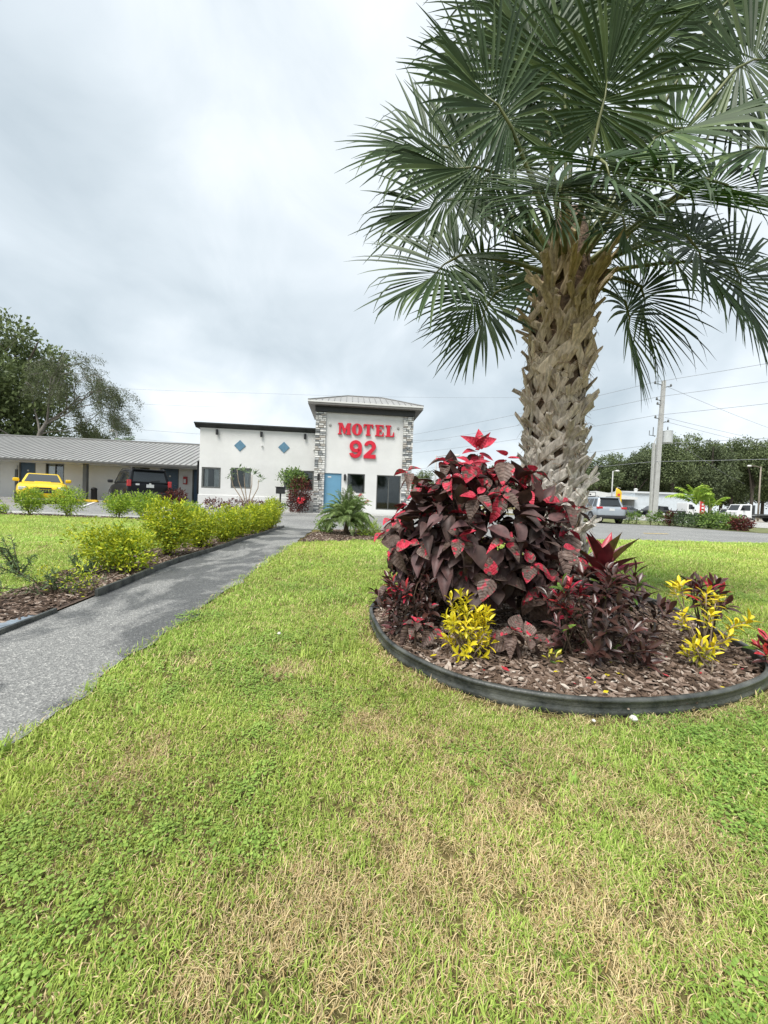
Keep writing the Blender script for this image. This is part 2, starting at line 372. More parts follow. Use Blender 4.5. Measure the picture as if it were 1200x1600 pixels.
# ------------------------------------------------------------------ scattering many small pieces on points
def scatter(name, pts, rot, scl, idx, templates, attrs=None):
    tc = bpy.data.collections.new(name + '_pieces')
    for i, me in enumerate(templates):
        tc.objects.link(bpy.data.objects.new('%s_piece_%02d' % (name, i), me))
    me = bpy.data.meshes.new(name); me.vertices.add(len(pts)); me.vertices.foreach_set('co', np.asarray(pts, np.float32).ravel())
    def at(n, t, key, data):
        a = me.attributes.new(n, t, 'POINT'); a.data.foreach_set(key, np.ascontiguousarray(data).ravel())
    at('rot', 'FLOAT_VECTOR', 'vector', np.asarray(rot, np.float32)); at('scl', 'FLOAT', 'value', np.asarray(scl, np.float32)); at('idx', 'INT', 'value', np.asarray(idx, np.int32))
    for k, v in (attrs or {}).items(): at(k, 'FLOAT', 'value', np.asarray(v, np.float32))
    o = link(name, me)
    ng = bpy.data.node_groups.new(name + '_scatter', 'GeometryNodeTree')
    ng.interface.new_socket('Geometry', in_out='INPUT', socket_type='NodeSocketGeometry'); ng.interface.new_socket('Geometry', in_out='OUTPUT', socket_type='NodeSocketGeometry')
    N = ng.nodes; L = ng.links
    gi = N.new('NodeGroupInput'); go = N.new('NodeGroupOutput'); ip = N.new('GeometryNodeInstanceOnPoints')
    ci = N.new('GeometryNodeCollectionInfo'); ci.inputs['Collection'].default_value = tc; ci.inputs['Separate Children'].default_value = True; ci.inputs['Reset Children'].default_value = True
    def na(n, t):
        a = N.new('GeometryNodeInputNamedAttribute'); a.data_type = t; a.inputs['Name'].default_value = n; return a.outputs['Attribute']
    L.new(gi.outputs[0], ip.inputs['Points']); L.new(ci.outputs[0], ip.inputs['Instance']); ip.inputs['Pick Instance'].default_value = True
    L.new(na('idx', 'INT'), ip.inputs['Instance Index']); L.new(na('rot', 'FLOAT_VECTOR'), ip.inputs['Rotation']); L.new(na('scl', 'FLOAT'), ip.inputs['Scale'])
    L.new(ip.outputs[0], go.inputs[0])
    md = o.modifiers.new('scatter', 'NODES'); md.node_group = ng
    return o

def blade_material(name, a, b, transl=0.25):
    """blade colour from a to b by island, shifted by the instance's own shade value"""
    m = bpy.data.materials.new(name); m.use_nodes = True; nt = m.node_tree; N = nt.nodes; L = nt.links; p = N['Principled BSDF']
    p.inputs['Roughness'].default_value = 0.55; p.inputs['Specular IOR Level'].default_value = 0.25
    geo = N.new('ShaderNodeNewGeometry'); mx = N.new('ShaderNodeMix'); mx.data_type = 'RGBA'
    L.new(geo.outputs['Random Per Island'], mx.inputs['Factor']); mx.inputs['A'].default_value = (*a, 1); mx.inputs['B'].default_value = (*b, 1)
    at = N.new('ShaderNodeAttribute'); at.attribute_type = 'INSTANCER'; at.attribute_name = 'tone'
    hs = N.new('ShaderNodeHueSaturation'); L.new(mx.outputs['Result'], hs.inputs['Color']); L.new(at.outputs['Fac'], hs.inputs['Value'])
    at2 = N.new('ShaderNodeAttribute'); at2.attribute_type = 'INSTANCER'; at2.attribute_name = 'hue'; L.new(at2.outputs['Fac'], hs.inputs['Hue'])
    L.new(hs.outputs[0], p.inputs['Base Color'])
    tr = N.new('ShaderNodeBsdfTranslucent'); L.new(hs.outputs[0], tr.inputs[0]); ms = N.new('ShaderNodeMixShader'); ms.inputs[0].default_value = transl
    L.new(p.outputs[0], ms.inputs[1]); L.new(tr.outputs[0], ms.inputs[2]); L.new(ms.outputs[0], N['Material Output'].inputs[0])
    return m
M_BLADE = blade_material('grass_blade', (0.22,0.37,0.05), (0.49,0.61,0.14))
M_STRAW = blade_material('straw_blade', (0.44,0.32,0.13), (0.80,0.66,0.37), 0.15)
M_WEED = blade_material('weed_leaf', (0.17,0.31,0.05), (0.35,0.50,0.11))
def tuft(name, n, rad, lmin, lmax, w, lean, m, second=None, frac=0.0):
    b = MB(); mats = []
    for i in range(n):
        a = random.uniform(0, 2*math.pi); r = rad*math.sqrt(random.random()); base = Vector((r*math.cos(a), r*math.sin(a), -0.004))
        q = random.uniform(0, 2*math.pi); ln = random.uniform(lmin, lmax); th = R(random.uniform(*lean))
        d0 = Vector((math.cos(q), math.sin(q), 0)); s = Vector((-math.sin(q), math.cos(q), 0))*w*random.uniform(0.7, 1.25)/2
        p1 = base + (d0*math.sin(th*0.6) + Vector((0,0,math.cos(th*0.6))))*ln*0.5
        p2 = p1 + (d0*math.sin(min(th*1.25, 1.7)) + Vector((0,0,math.cos(min(th*1.25, 1.7)))))*ln*0.5
        b.add([base-s, base+s, p1+s*0.9, p1-s*0.9, p2], [(0,1,2,3),(3,2,4)])
        k = 1 if (second and random.random() < frac) else 0; mats += [k, k]
    me = b.mesh(name, m)
    if second: me.materials.append(second); me.polygons.foreach_set('material_index', mats)
    return me
def weed(name, n, rad, size):
    b = MB()
    for i in range(n):
        a = random.uniform(0, 2*math.pi); r = rad*math.sqrt(random.random()); h = random.uniform(0.008, 0.03)
        c = Vector((r*math.cos(a), r*math.sin(a), h)); q = a + random.uniform(-1, 1); d = Vector((math.cos(q), math.sin(q), random.uniform(-0.3, 0.5))).normalized()
        s = d.cross(Vector((0,0,1))).normalized(); L_ = size*random.uniform(0.7, 1.3); w = L_*0.36
        up = Vector((0,0,1))*L_*0.08
        b.add([c, c+d*L_*0.45+s*w+up, c+d*L_*0.45-s*w+up, c+d*L_*0.85+s*w*0.6, c+d*L_*0.85-s*w*0.6, c+d*L_], [(0,2,1),(1,2,4,3),(3,4,5)])
    return b.mesh(name, M_WEED)
TUFTS = [tuft('tuft', 22, 0.055, 0.022, 0.046, 0.0042, (20,85), M_BLADE, M_STRAW, 0.10),
         tuft('tuft', 20, 0.055, 0.025, 0.055, 0.0038, (15,75), M_BLADE, M_STRAW, 0.06),
         tuft('tuft', 24, 0.06, 0.018, 0.038, 0.0048, (35,88), M_BLADE, M_STRAW, 0.08),
         tuft('tuft', 14, 0.04, 0.045, 0.085, 0.0050, (10,60), M_BLADE),
         tuft('tuft', 26, 0.055, 0.022, 0.055, 0.0026, (55,94), M_STRAW, M_BLADE, 0.06),
         tuft('tuft', 24, 0.055, 0.025, 0.06, 0.0028, (40,92), M_STRAW, M_BLADE, 0.16),
         weed('tuft', 24, 0.06, 0.013), weed('tuft', 12, 0.05, 0.020),
         tuft('tuft', 9, 0.02, 0.05, 0.10, 0.012, (25,70), M_WEED)]
DRY = [(-0.21,0.77,.11,.9),(-0.02,0.69,.10,.9),(-0.3,0.70,.08,.7),(0.06,0.99,.13,.75),(0.4,1.09,.16,.7),(0.26,0.89,.13,.85),(0.45,0.82,.13,.9),(0.58,1.3,.20,.45),(0.26,1.39,.17,.55),(-0.44,1.87,.13,.6),(-0.02,1.45,.14,.75),(0.83,0.98,.12,.8),(0.64,0.79,.10,.8),(0.47,0.64,.08,.8),(0.05,0.64,.08,.6),(0.22,1.22,.12,.6),(-0.76,1.17,.13,.45),(0.10,0.81,.10,.8),(-0.31,0.6,.06,.7),(-0.14,0.78,.10,.9),(0.7,1.12,.12,.5),(-0.35,1.5,.10,.5),(-0.9,2.0,.12,.35),(0.95,1.25,.10,.5),(0.33,0.70,.1,.8),(0.2,0.7,.1,.55)]
def vnoise(x, y, s, seed):
    r = np.random.default_rng(seed); g = r.random((64, 64)); xi = x*s; yi = y*s
    x0 = np.floor(xi).astype(int); y0 = np.floor(yi).astype(int); fx = ss(xi-x0); fy = ss(yi-y0)
    G = lambda a, c: g[a % 64, c % 64]
    return (G(x0,y0)*(1-fx)+G(x0+1,y0)*fx)*(1-fy)+(G(x0,y0+1)*(1-fx)+G(x0+1,y0+1)*fx)*fy
def dryness(x, y):
    wx = x + 0.10*(vnoise(x, y, 5, 1)-0.5) + 0.05*(vnoise(x, y, 13, 2)-0.5); wy = y + 0.10*(vnoise(x, y, 5, 3)-0.5) + 0.05*(vnoise(x, y, 13, 4)-0.5)
    d = np.zeros(x.shape)
    for cx, cy, r, a in DRY: d = np.maximum(d, a*np.exp(-(((wx-cx)**2+((wy-cy)*1.0)**2)/(r*r))**1.3))
    n = vnoise(x, y, 1.7, 5)*0.6 + vnoise(x, y, 6, 6)*0.4
    d = np.maximum(d*1.2, np.clip((n-0.68)*2.2, 0, 0.4))
    rd = ring_dist(RING_S, x, y); d = np.maximum(d, 0.8*np.exp(-(rd/0.10)**2)*(0.5+vnoise(x, y, 4, 7)))
    d *= 0.45 + 1.0*vnoise(x, y, 22, 8)
    return np.clip(d, 0, 1)
def on_lawn(x, y):
    ok = np.ones(x.shape, bool)
    main = (x > lerp_curve(PATH_R, y) + 0.015*np.sin(y*9) - 0.03) & (y < lawn_far(x)) & ~inside(RING_S, x, y)
    left = (x < lerp_curve(STRIP_B, y) + 0.05) & (y < 11.9)
    return main | left
def grass():
    P = []; S = []
    # rings of growing distance: (y0, y1, tufts per square metre, size)
    for y0, y1, den, size in ((-0.5,0.30,1300,0.80),(0.30,1.0,3800,0.58),(1.0,1.7,2800,0.64),(1.7,3.0,1350,0.84),(3.0,5.0,560,1.15),(5.0,8.0,330,1.4),(8.0,12.2,170,1.9)):
        n = int(den*(y1-y0)*(2.3*y1+3.0)); y = rng.uniform(y0, y1, n); x = rng.uniform(-1.15*y1-1.5, 1.15*y1+1.5, n)
        k = (np.abs(x) < 1.1*np.maximum(y,0.3)+1.4) & on_lawn(x, y); P.append(np.stack([x[k], y[k]], 1)); S.append(np.full(k.sum(), size))
    for x0, x1, y0, y1, den, size in ((12,20,9,13.5,70,2.2),(-14,-12,8,12,70,2.2)):
        n = int(den*(x1-x0)*(y1-y0)); x = rng.uniform(x0, x1, n); y = rng.uniform(y0, y1, n); k = on_lawn(x, y)
        P.append(np.stack([x[k], y[k]], 1)); S.append(np.full(k.sum(), size))
    P = np.concatenate(P); S = np.concatenate(S); x, y = P[:,0], P[:,1]; n = len(x)
    d = dryness(x, y); u = rng.random(n); idx = np.empty(n, int)
    g = rng.random(n); wn = vnoise(x, y, 3.1, 11)*0.6 + vnoise(x, y, 9, 12)*0.4
    idx = np.where(g < 0.34, 0, np.where(g < 0.66, 1, 2))
    idx = np.where((wn > 0.60) & (g < 0.20) & (y < 5), 6, idx); idx = np.where((wn > 0.66) & (g > 0.90) & (y < 3), 7, idx)
    idx = np.where((vnoise(x, y, 2.3, 13) > 0.78) & (g > 0.92) & (y < 4), 3, idx)
    idx = np.where((rng.random(n) < 0.0025) & (y < 2.2), 8, idx)
    dry = u < d*1.05; idx = np.where(dry, np.where(rng.random(n) < 0.55, 4, 5), idx)
    rd = ring_dist(RING_S, x, y); bare = (rd < 0.10) & (y < 2.9) & (rng.random(n) < 0.55); keep = ~bare & ~((d > 0.75) & (rng.random(n) < 0.18)); keep &= rd > 0.025
    far = np.clip((y-2)/6, 0, 1)
    tone = (0.82 + 0.36*(vnoise(x, y, 1.1, 20)*0.5+vnoise(x, y, 4, 21)*0.5) + rng.normal(0, 0.07, n))*(0.93+0.19*far)
    hue = 0.5 + 0.012*(vnoise(x, y, 0.9, 22)-0.5)*2 - 0.006*(vnoise(x, y, 3, 23)-0.5)
    rot = np.stack([rng.normal(0, 0.12, n), rng.normal(0, 0.12, n), rng.uniform(0, 6.28, n)], 1)
    scl = S*rng.uniform(0.75, 1.2, n)*np.where(d > 0.6, 0.9, 1.0)*(1 + 0.35*(vnoise(x, y, 1.6, 30)-0.5))
    pts = np.stack([x, y, gz(x, y)+0.002], 1)
    k = keep
    o = scatter('grass', pts[k], rot[k], scl[k], idx[k], TUFTS, {'tone': tone[k], 'hue': hue[k]})
    print('grass tufts', k.sum())
    tag(o, 'mown green lawn with patches of dry straw-coloured grass', 'grass', kind='stuff')
grass()

# ------------------------------------------------------------------ bark mulch
def chip_mesh(i):
    r = random.Random(i); n = 6; L_ = r.uniform(0.03, 0.075); W = r.uniform(0.006, 0.013); t = r.uniform(0.003, 0.007); b = MB()
    out = []
    for k in range(n):
        a = 2*math.pi*k/n + r.uniform(-0.3, 0.3); out.append((math.cos(a)*L_/2*r.uniform(0.75, 1.1), math.sin(a)*W*r.uniform(0.7, 1.1)))
    bend = r.uniform(-3, 6)
    z = lambda x: bend*x*x
    vs = [(x, y, z(x)) for x, y in out] + [(x*0.95, y*0.85, z(x)+t) for x, y in out]
    b.add(vs, [tuple(range(n-1,-1,-1)), tuple(range(n, 2*n))] + [(k, (k+1)%n, n+(k+1)%n, n+k) for k in range(n)])
    return b
def chip_material():
    m = bpy.data.materials.new('bark_chip'); m.use_nodes = True; nt = m.node_tree; N = nt.nodes; L = nt.links; p = N['Principled BSDF']
    p.inputs['Roughness'].default_value = 0.85; p.inputs['Specular IOR Level'].default_value = 0.2
    at = N.new('ShaderNodeAttribute'); at.attribute_type = 'INSTANCER'; at.attribute_name = 'tone'
    r = N.new('ShaderNodeValToRGB'); L.new(at.outputs['Fac'], r.inputs[0]); e = r.color_ramp.elements
    e[0].position = 0.0; e[0].color = (0.042,0.028,0.020,1); e[1].position = 1.0; e[1].color = (0.52,0.46,0.39,1)
    for p_, c in ((0.35,(0.11,0.074,0.052,1)),(0.6,(0.215,0.155,0.12,1)),(0.85,(0.38,0.31,0.255,1))): k = e.new(p_); k.color = c
    tc = N.new('ShaderNodeTexCoord'); nz = N.new('ShaderNodeTexNoise'); nz.inputs['Scale'].default_value = 60; L.new(tc.outputs['Object'], nz.inputs['Vector'])
    mr = N.new('ShaderNodeMapRange'); L.new(nz.outputs['Fac'], mr.inputs[0]); mr.inputs[3].default_value = 0.6; mr.inputs[4].default_value = 1.4
    hs = N.new('ShaderNodeHueSaturation'); L.new(r.outputs[0], hs.inputs['Color']); L.new(mr.outputs[0], hs.inputs['Value']); L.new(hs.outputs[0], p.inputs['Base Color'])
    return m
M_CHIP = chip_material()
CHIPS = [chip_mesh(i).mesh('chip', M_CHIP) for i in range(7)]
def mulch(name, label, x0, x1, y0, y1, den, test, zf, size=1.0):
    n = int(den*(x1-x0)*(y1-y0)); x = rng.uniform(x0, x1, n); y = rng.uniform(y0, y1, n); k = test(x, y); x, y = x[k], y[k]; n = len(x)
    rot = np.stack([rng.normal(0, 0.28, n), rng.normal(0, 0.28, n), rng.uniform(0, 6.28, n)], 1)
    tone = np.clip(rng.beta(1.5, 1.9, n) + 0.25*(vnoise(x, y, 3, 31)-0.5), 0, 1)
    o = scatter(name, np.stack([x, y, zf(x, y)+rng.uniform(0, 0.016, n)], 1), rot, size*rng.uniform(0.45, 1.15, n), rng.integers(0, 7, n), CHIPS, {'tone': tone})
    tag(o, label, 'mulch', kind='stuff')
def bedz(x, y):
    s = np.clip(1 - ring_dist(RING_S, x, y)/1.25, 0, 1); return 0.02 + 0.05*(1-s**3)
mulch('mulch', 'brown and grey bark mulch filling the round palm bed', -0.1, 2.5, 1.5, 4.2, 5200, lambda x, y: inside(RING_S, x, y) & (ring_dist(RING_S, x, y) > 0.03), bedz)
mulch('mulch', 'brown bark mulch under the hedge beside the path', -4.3, -2.0, 0.8, 11.1, 1700, lambda x, y: (x < lerp_curve(PATH_L, y)-0.09) & (x > lerp_curve(STRIP_B, y)-0.05*np.sin(y*7)), lambda x, y: gz(x, y)+0.022)
mulch('mulch', 'bark mulch in the bed in front of the tower', -1.9, 2.8, 7.4, 11.5, 420, lambda x, y: inside(CBED, x, y), lambda x, y: gz(x, y)+0.022, 1.5)
mulch('mulch', 'thin line of bark mulch along the parking gutter', -15, -4.3, 11.7, 12.6, 250, lambda x, y: inside([(-44,11.9),(-10,12.0),(-7,11.7),(-5.6,11.6),(-4.3,11.5),(-4.3,12.0),(-5.8,12.35),(-12,12.55),(-44,12.55)], x, y), lambda x, y: gz(x, y)+0.022, 1.6)

# ------------------------------------------------------------------ edgings
M_EDGE = mat('black_plastic', (0.022,0.029,0.031), 0.45, 0.45, 9, bump=0.2, bscale=60, coords='World', spec=0.5, col2=(0.075,0.078,0.070))
def ring_edging():
    prof = [(0.012,-0.01),(0.014,0.020),(0.004,0.032),(0.012,0.042),(0.008,0.052),(0.015,0.058),(0.016,0.066),(0.009,0.073),(-0.004,0.073),(-0.010,0.066),(-0.007,0.056),(-0.004,0.03),(-0.006,-0.01)]
    b = MB(); n = len(RING_S); k = len(prof)
    for i, (x, y) in enumerate(RING_S):
        xa, ya = RING_S[(i+1)%n]; xb, yb = RING_S[i-1]; t = Vector((xa-xb, ya-yb, 0)).normalized(); o = t.cross(Vector((0,0,1)))
        wob = 0.004*math.sin(i*0.25)
        for d, z in prof: b.v.append((x+o.x*(d+wob*0.6), y+o.y*(d+wob*0.6), z+0.004+ (wob if z > 0 else 0)))
    b.f = [(i*k+j, ((i+1)%n)*k+j, ((i+1)%n)*k+(j+1)%k, i*k+(j+1)%k) for i in range(n) for j in range(k)]
    return b
tag(ring_edging().build('bed_edging', M_EDGE, smooth=True), 'black plastic rolled-top edging curving round the palm bed', 'edging')
def strip_edging(y0, y1, off, w, h, name, label, m, wig=0.02):
    b = MB(); ys = np.arange(y0, y1, 0.12)
    pts = [Vector((float(lerp_curve(PATH_L, y))+off+wig*math.sin(y*2.3), float(y), gzf(-3, y)+h/2)) for y in ys]
    b.strip(pts, [w]*len(pts), h, Vector((1,0,0)))
    return tag(b.build(name, m, bevel=0.006), label, 'edging')
strip_edging(3.05, 11.1, -0.03, 0.028, 0.075, 'path_edging', 'black plastic edging strip along the hedge side of the path', M_EDGE)
strip_edging(1.9, 2.62, -0.03, 0.022, 0.045, 'path_edging', 'short black edging piece lying at the start of the mulch', M_EDGE, 0.01)
M_GREYSTEEL = mat('grey_flashing', (0.20,0.24,0.28), 0.45, 0.3, 14, coords='World')
b = MB(); b.strip([Vector((float(lerp_curve(PATH_L, y))-0.085, float(y), 0.035+0.02*math.sin(y*4))) for y in np.linspace(1.9, 2.5, 7)], [0.085]*7, 0.006, Vector((1,0,0)))
tag(b.build('metal_strip', M_GREYSTEEL), 'flat grey-blue strip lying beside the short black edging', 'edging')
for x, y, s in ((1.03,1.52,0.016),(0.86,1.50,0.008),(-0.62,2.35,0.012)):
    b = MB(); b.lathe([(0.2*s,0.0),(0.9*s,0.25*s),(s,0.6*s),(0.6*s,1.1*s),(0.1*s,1.25*s)], 7, c=(0,0,0))
    o = b.build('pebble', mat('white_stone', (0.62,0.60,0.54), 0.8, 0.2, 60)); o.location = (x, y, 0.012); tag(o, 'small white pebble lying in the lawn grass', 'stone', 'white pebbles in the lawn')

# ------------------------------------------------------------------ leaves
def leaf_mesh(name, m, width=0.5, prof=None, fold=0.16, droop=0.25, nseg=6, stalk=0.0, cols=(-1,-0.5,0,0.5,1), wave=0.0):
    """unit-long leaf along +x; prof(t) gives the half width (0..1), folded along its midrib and drooping at the tip"""
    b = MB(); k = len(cols)
    for i in range(nseg+1):
        t = i/nseg; w = max(prof(t), 0.02)*width/2
        for c in cols:
            b.v.append((stalk+t, c*w, fold*abs(c)*w*2 - droop*t*t + wave*math.sin(t*9+c*2)*abs(c)*width))
    b.f = [(i*k+j, (i+1)*k+j, (i+1)*k+j+1, i*k+j+1) for i in range(nseg) for j in range(k-1)]
    if stalk:
        s = 0.012; b.add([(0,-s,0),(0,s,0),(stalk+0.02,s,0.0),(stalk+0.02,-s,0.0)], [(0,3,2,1)])
    return b.mesh(name, m, smooth=True)
heart = lambda t: math.sin(math.pi*min(1, max(0.02, t)**0.62))**0.92 if t < 1 else 0.0
lance = lambda t: math.sin(math.pi*min(1, max(0.04, t**0.85)))**0.8 if t < 1 else 0.0
strap = lambda t: (0.45 + 0.55*math.sin(math.pi*min(1, t*0.9+0.1))) * (1 if t < 0.7 else max(0, (1-t)/0.3)**0.7)
obov = lambda t: math.sin(math.pi*t**1.25)**0.8 if 0 < t < 1 else 0.05

def copper_material():
    m = bpy.data.materials.new('copperleaf'); m.use_nodes = True; nt = m.node_tree; N = nt.nodes; L = nt.links; p = N['Principled BSDF']
    p.inputs['Roughness'].default_value = 0.5; p.inputs['Specular IOR Level'].default_value = 0.3
    tc = N.new('ShaderNodeTexCoord'); oi = N.new('ShaderNodeObjectInfo'); sep = N.new('ShaderNodeSeparateXYZ'); L.new(tc.outputs['Object'], sep.inputs[0])
    def mth(op, a, b=None, c=None):
        n = N.new('ShaderNodeMath'); n.operation = op
        for i, v in enumerate((a, b, c)):
            if v is None: continue
            if isinstance(v, (int, float)): n.inputs[i].default_value = v
            else: L.new(v, n.inputs[i])
        return n.outputs[0]
    # patches of red: large noise whose level differs from leaf to leaf
    off = N.new('ShaderNodeCombineXYZ'); L.new(mth('MULTIPLY', oi.outputs['Random'], 91.0), off.inputs[0])
    vm = N.new('ShaderNodeVectorMath'); vm.operation = 'ADD'; L.new(tc.outputs['Object'], vm.inputs[0]); L.new(off.outputs[0], vm.inputs[1])
    nz = N.new('ShaderNodeTexNoise'); nz.inputs['Scale'].default_value = 2.6; nz.inputs['Detail'].default_value = 3; L.new(vm.outputs[0], nz.inputs['Vector'])
    at = N.new('ShaderNodeObjectInfo')
    sepc = N.new('ShaderNodeSeparateColor'); L.new(at.outputs['Color'], sepc.inputs[0])       # object colour's red: how young the leaf is
    lvl = mth('ADD', nz.outputs['Fac'], mth('MULTIPLY', mth('SUBTRACT', sepc.outputs[0], 0.665), 0.62))
    red = N.new('ShaderNodeMapRange'); L.new(lvl, red.inputs[0]); red.inputs[1].default_value = 0.53; red.inputs[2].default_value = 0.60
    n2 = N.new('ShaderNodeTexNoise'); n2.inputs['Scale'].default_value = 7; n2.inputs['Detail'].default_value = 4; L.new(vm.outputs[0], n2.inputs['Vector'])
    dk = N.new('ShaderNodeValToRGB'); L.new(n2.outputs['Fac'], dk.inputs[0]); e = dk.color_ramp.elements
    e[0].position = 0.3; e[0].color = (0.072,0.044,0.036,1); e[1].position = 0.7; e[1].color = (0.20,0.145,0.122,1)
    rd = N.new('ShaderNodeValToRGB'); L.new(n2.outputs['Fac'], rd.inputs[0]); e = rd.color_ramp.elements
    e[0].position = 0.3; e[0].color = (0.36,0.012,0.028,1); e[1].position = 0.75; e[1].color = (0.70,0.07,0.12,1)
    mx = N.new('ShaderNodeMix'); mx.data_type = 'RGBA'; L.new(red.outputs[0], mx.inputs['Factor']); L.new(dk.outputs[0], mx.inputs['A']); L.new(rd.outputs[0], mx.inputs['B'])
    # side veins and midrib
    ay = mth('ABSOLUTE', sep.outputs['Y']); ph = mth('MULTIPLY', mth('SUBTRACT', sep.outputs['X'], mth('MULTIPLY', ay, 0.75)), 44.0)
    vein = mth('POWER', mth('MULTIPLY', mth('ADD', mth('SINE', ph), 1.0), 0.5), 6.0)
    mid = mth('LESS_THAN', ay, 0.009); vv = mth('MAXIMUM', vein, mid)
    hs = N.new('ShaderNodeHueSaturation'); L.new(mx.outputs['Result'], hs.inputs['Color'])
    val = mth('MULTIPLY', mth('ADD', 0.78, mth('MULTIPLY', oi.outputs['Random'], 0.5)), mth('SUBTRACT', 1.04, mth('MULTIPLY', vv, 0.18))); L.new(val, hs.inputs['Value'])
    L.new(hs.outputs[0], p.inputs['Base Color'])
    bp = N.new('ShaderNodeBump'); bp.inputs['Strength'].default_value = 0.5; bp.inputs['Distance'].default_value = 0.006; L.new(mth('ADD', mth('MULTIPLY', vein, -1.0), n2.outputs['Fac']), bp.inputs['Height']); L.new(bp.outputs[0], p.inputs['Normal'])
    tr = N.new('ShaderNodeBsdfTranslucent'); L.new(hs.outputs[0], tr.inputs[0]); ms = N.new('ShaderNodeMixShader'); ms.inputs[0].default_value = 0.18
    L.new(p.outputs[0], ms.inputs[1]); L.new(tr.outputs[0], ms.inputs[2]); L.new(ms.outputs[0], N['Material Output'].inputs[0])
    return m
M_COP = copper_material()
COPPER = [leaf_mesh('copper_leaf', M_COP, w, heart, f, d, 7, 0.10, wave=wv) for w, f, d, wv in ((0.72,0.14,0.18,0.014),(0.64,0.26,0.34,0.022),(0.78,0.10,0.08,0.018),(0.58,0.38,0.55,0.016),(0.70,0.20,-0.12,0.026),(0.66,0.30,0.20,0.03))]
M_STEM = mat('woody_stem', (0.11,0.075,0.05), 0.85, 0.35, 30, bump=0.4)
M_STEM_PALE = mat('pale_stem', (0.30,0.23,0.16), 0.85, 0.3, 30, bump=0.4)
def rand_dir(zmin=-1.0):
    while True:
        v = Vector((random.gauss(0,1), random.gauss(0,1), random.gauss(0,1))).normalized()
        if v.z >= zmin: return v
Z = Vector((0,0,1))
class Bush:
    """a thing at loc; leaf objects are its parts, hidden inner leaves are one part"""
    def __init__(self, name, loc, label, cat, group=None):
        self.root = tag(empty(name, loc), label, cat, group); self.o = Vector(loc); self.n = 0; self.inner = []
    def leaf(self, me, pos, d, up, size, young=0.5, name='leaf'):
        M = frame(Vector(pos) - self.o, d, up) @ Matrix.Diagonal((size, size, size, 1))
        if self.n < 298:
            o = part(name, me, self.root, M); o.color = (young, young, young, 1); self.n += 1
        else: self.inner.append((me, M))
    def hidden_leaf(self, me, pos, d, up, size):
        self.inner.append((me, frame(Vector(pos) - self.o, d, up) @ Matrix.Diagonal((size, size, size, 1))))
    def stems(self, paths, m=None, r0=0.012, r1=0.004):
        for pts in paths:
            b = MB(); pts = [Vector(p) - self.o for p in pts]; k = len(pts)
            b.tube(pts, [r0 + (r1-r0)*i/(k-1) for i in range(k)], 6); b.build('stem', m or M_STEM, self.root, smooth=True)
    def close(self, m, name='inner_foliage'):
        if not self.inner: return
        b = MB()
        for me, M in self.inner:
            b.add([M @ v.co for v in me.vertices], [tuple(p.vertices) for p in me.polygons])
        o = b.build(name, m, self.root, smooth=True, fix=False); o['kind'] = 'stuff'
def bent(a, b, sag=0.0, n=4, j=0.0):
    a = Vector(a); b = Vector(b)
    return [a.lerp(b, i/n) + Vector((random.uniform(-j,j), random.uniform(-j,j), sag*math.sin(math.pi*i/n))) for i in range(n+1)]

def rosette(B, pos, n, axis, count, size, meshes, young_core=0.8, young_out=0.35, drop=(-0.5, 0.35), core=True):
    a0 = random.uniform(0, 6.28)
    for k in range(count):
        q = a0 + k*2.4; ring = k/count                      # inner leaves are young, outer ones old and hanging
        u = axis.orthogonal().normalized(); v = axis.cross(u)
        rad = u*math.cos(q) + v*math.sin(q)
        el = (drop[1] + (drop[0]-drop[1])*ring) + random.uniform(-0.15, 0.15)
        d = rad*math.cos(el) + axis*math.sin(el); d.z -= 0.75*ring; d.normalize()
        s = size*(0.5 + 0.5*ring)*random.uniform(0.7, 1.28)
        y = young_core + (young_out-young_core)*ring + random.uniform(-0.25, 0.25)
        up = axis*0.9 + Z*0.4 + rand_dir()*0.55
        B.leaf(random.choice(meshes), pos - axis*0.035*ring, d, up, s, min(1, max(0, y)))

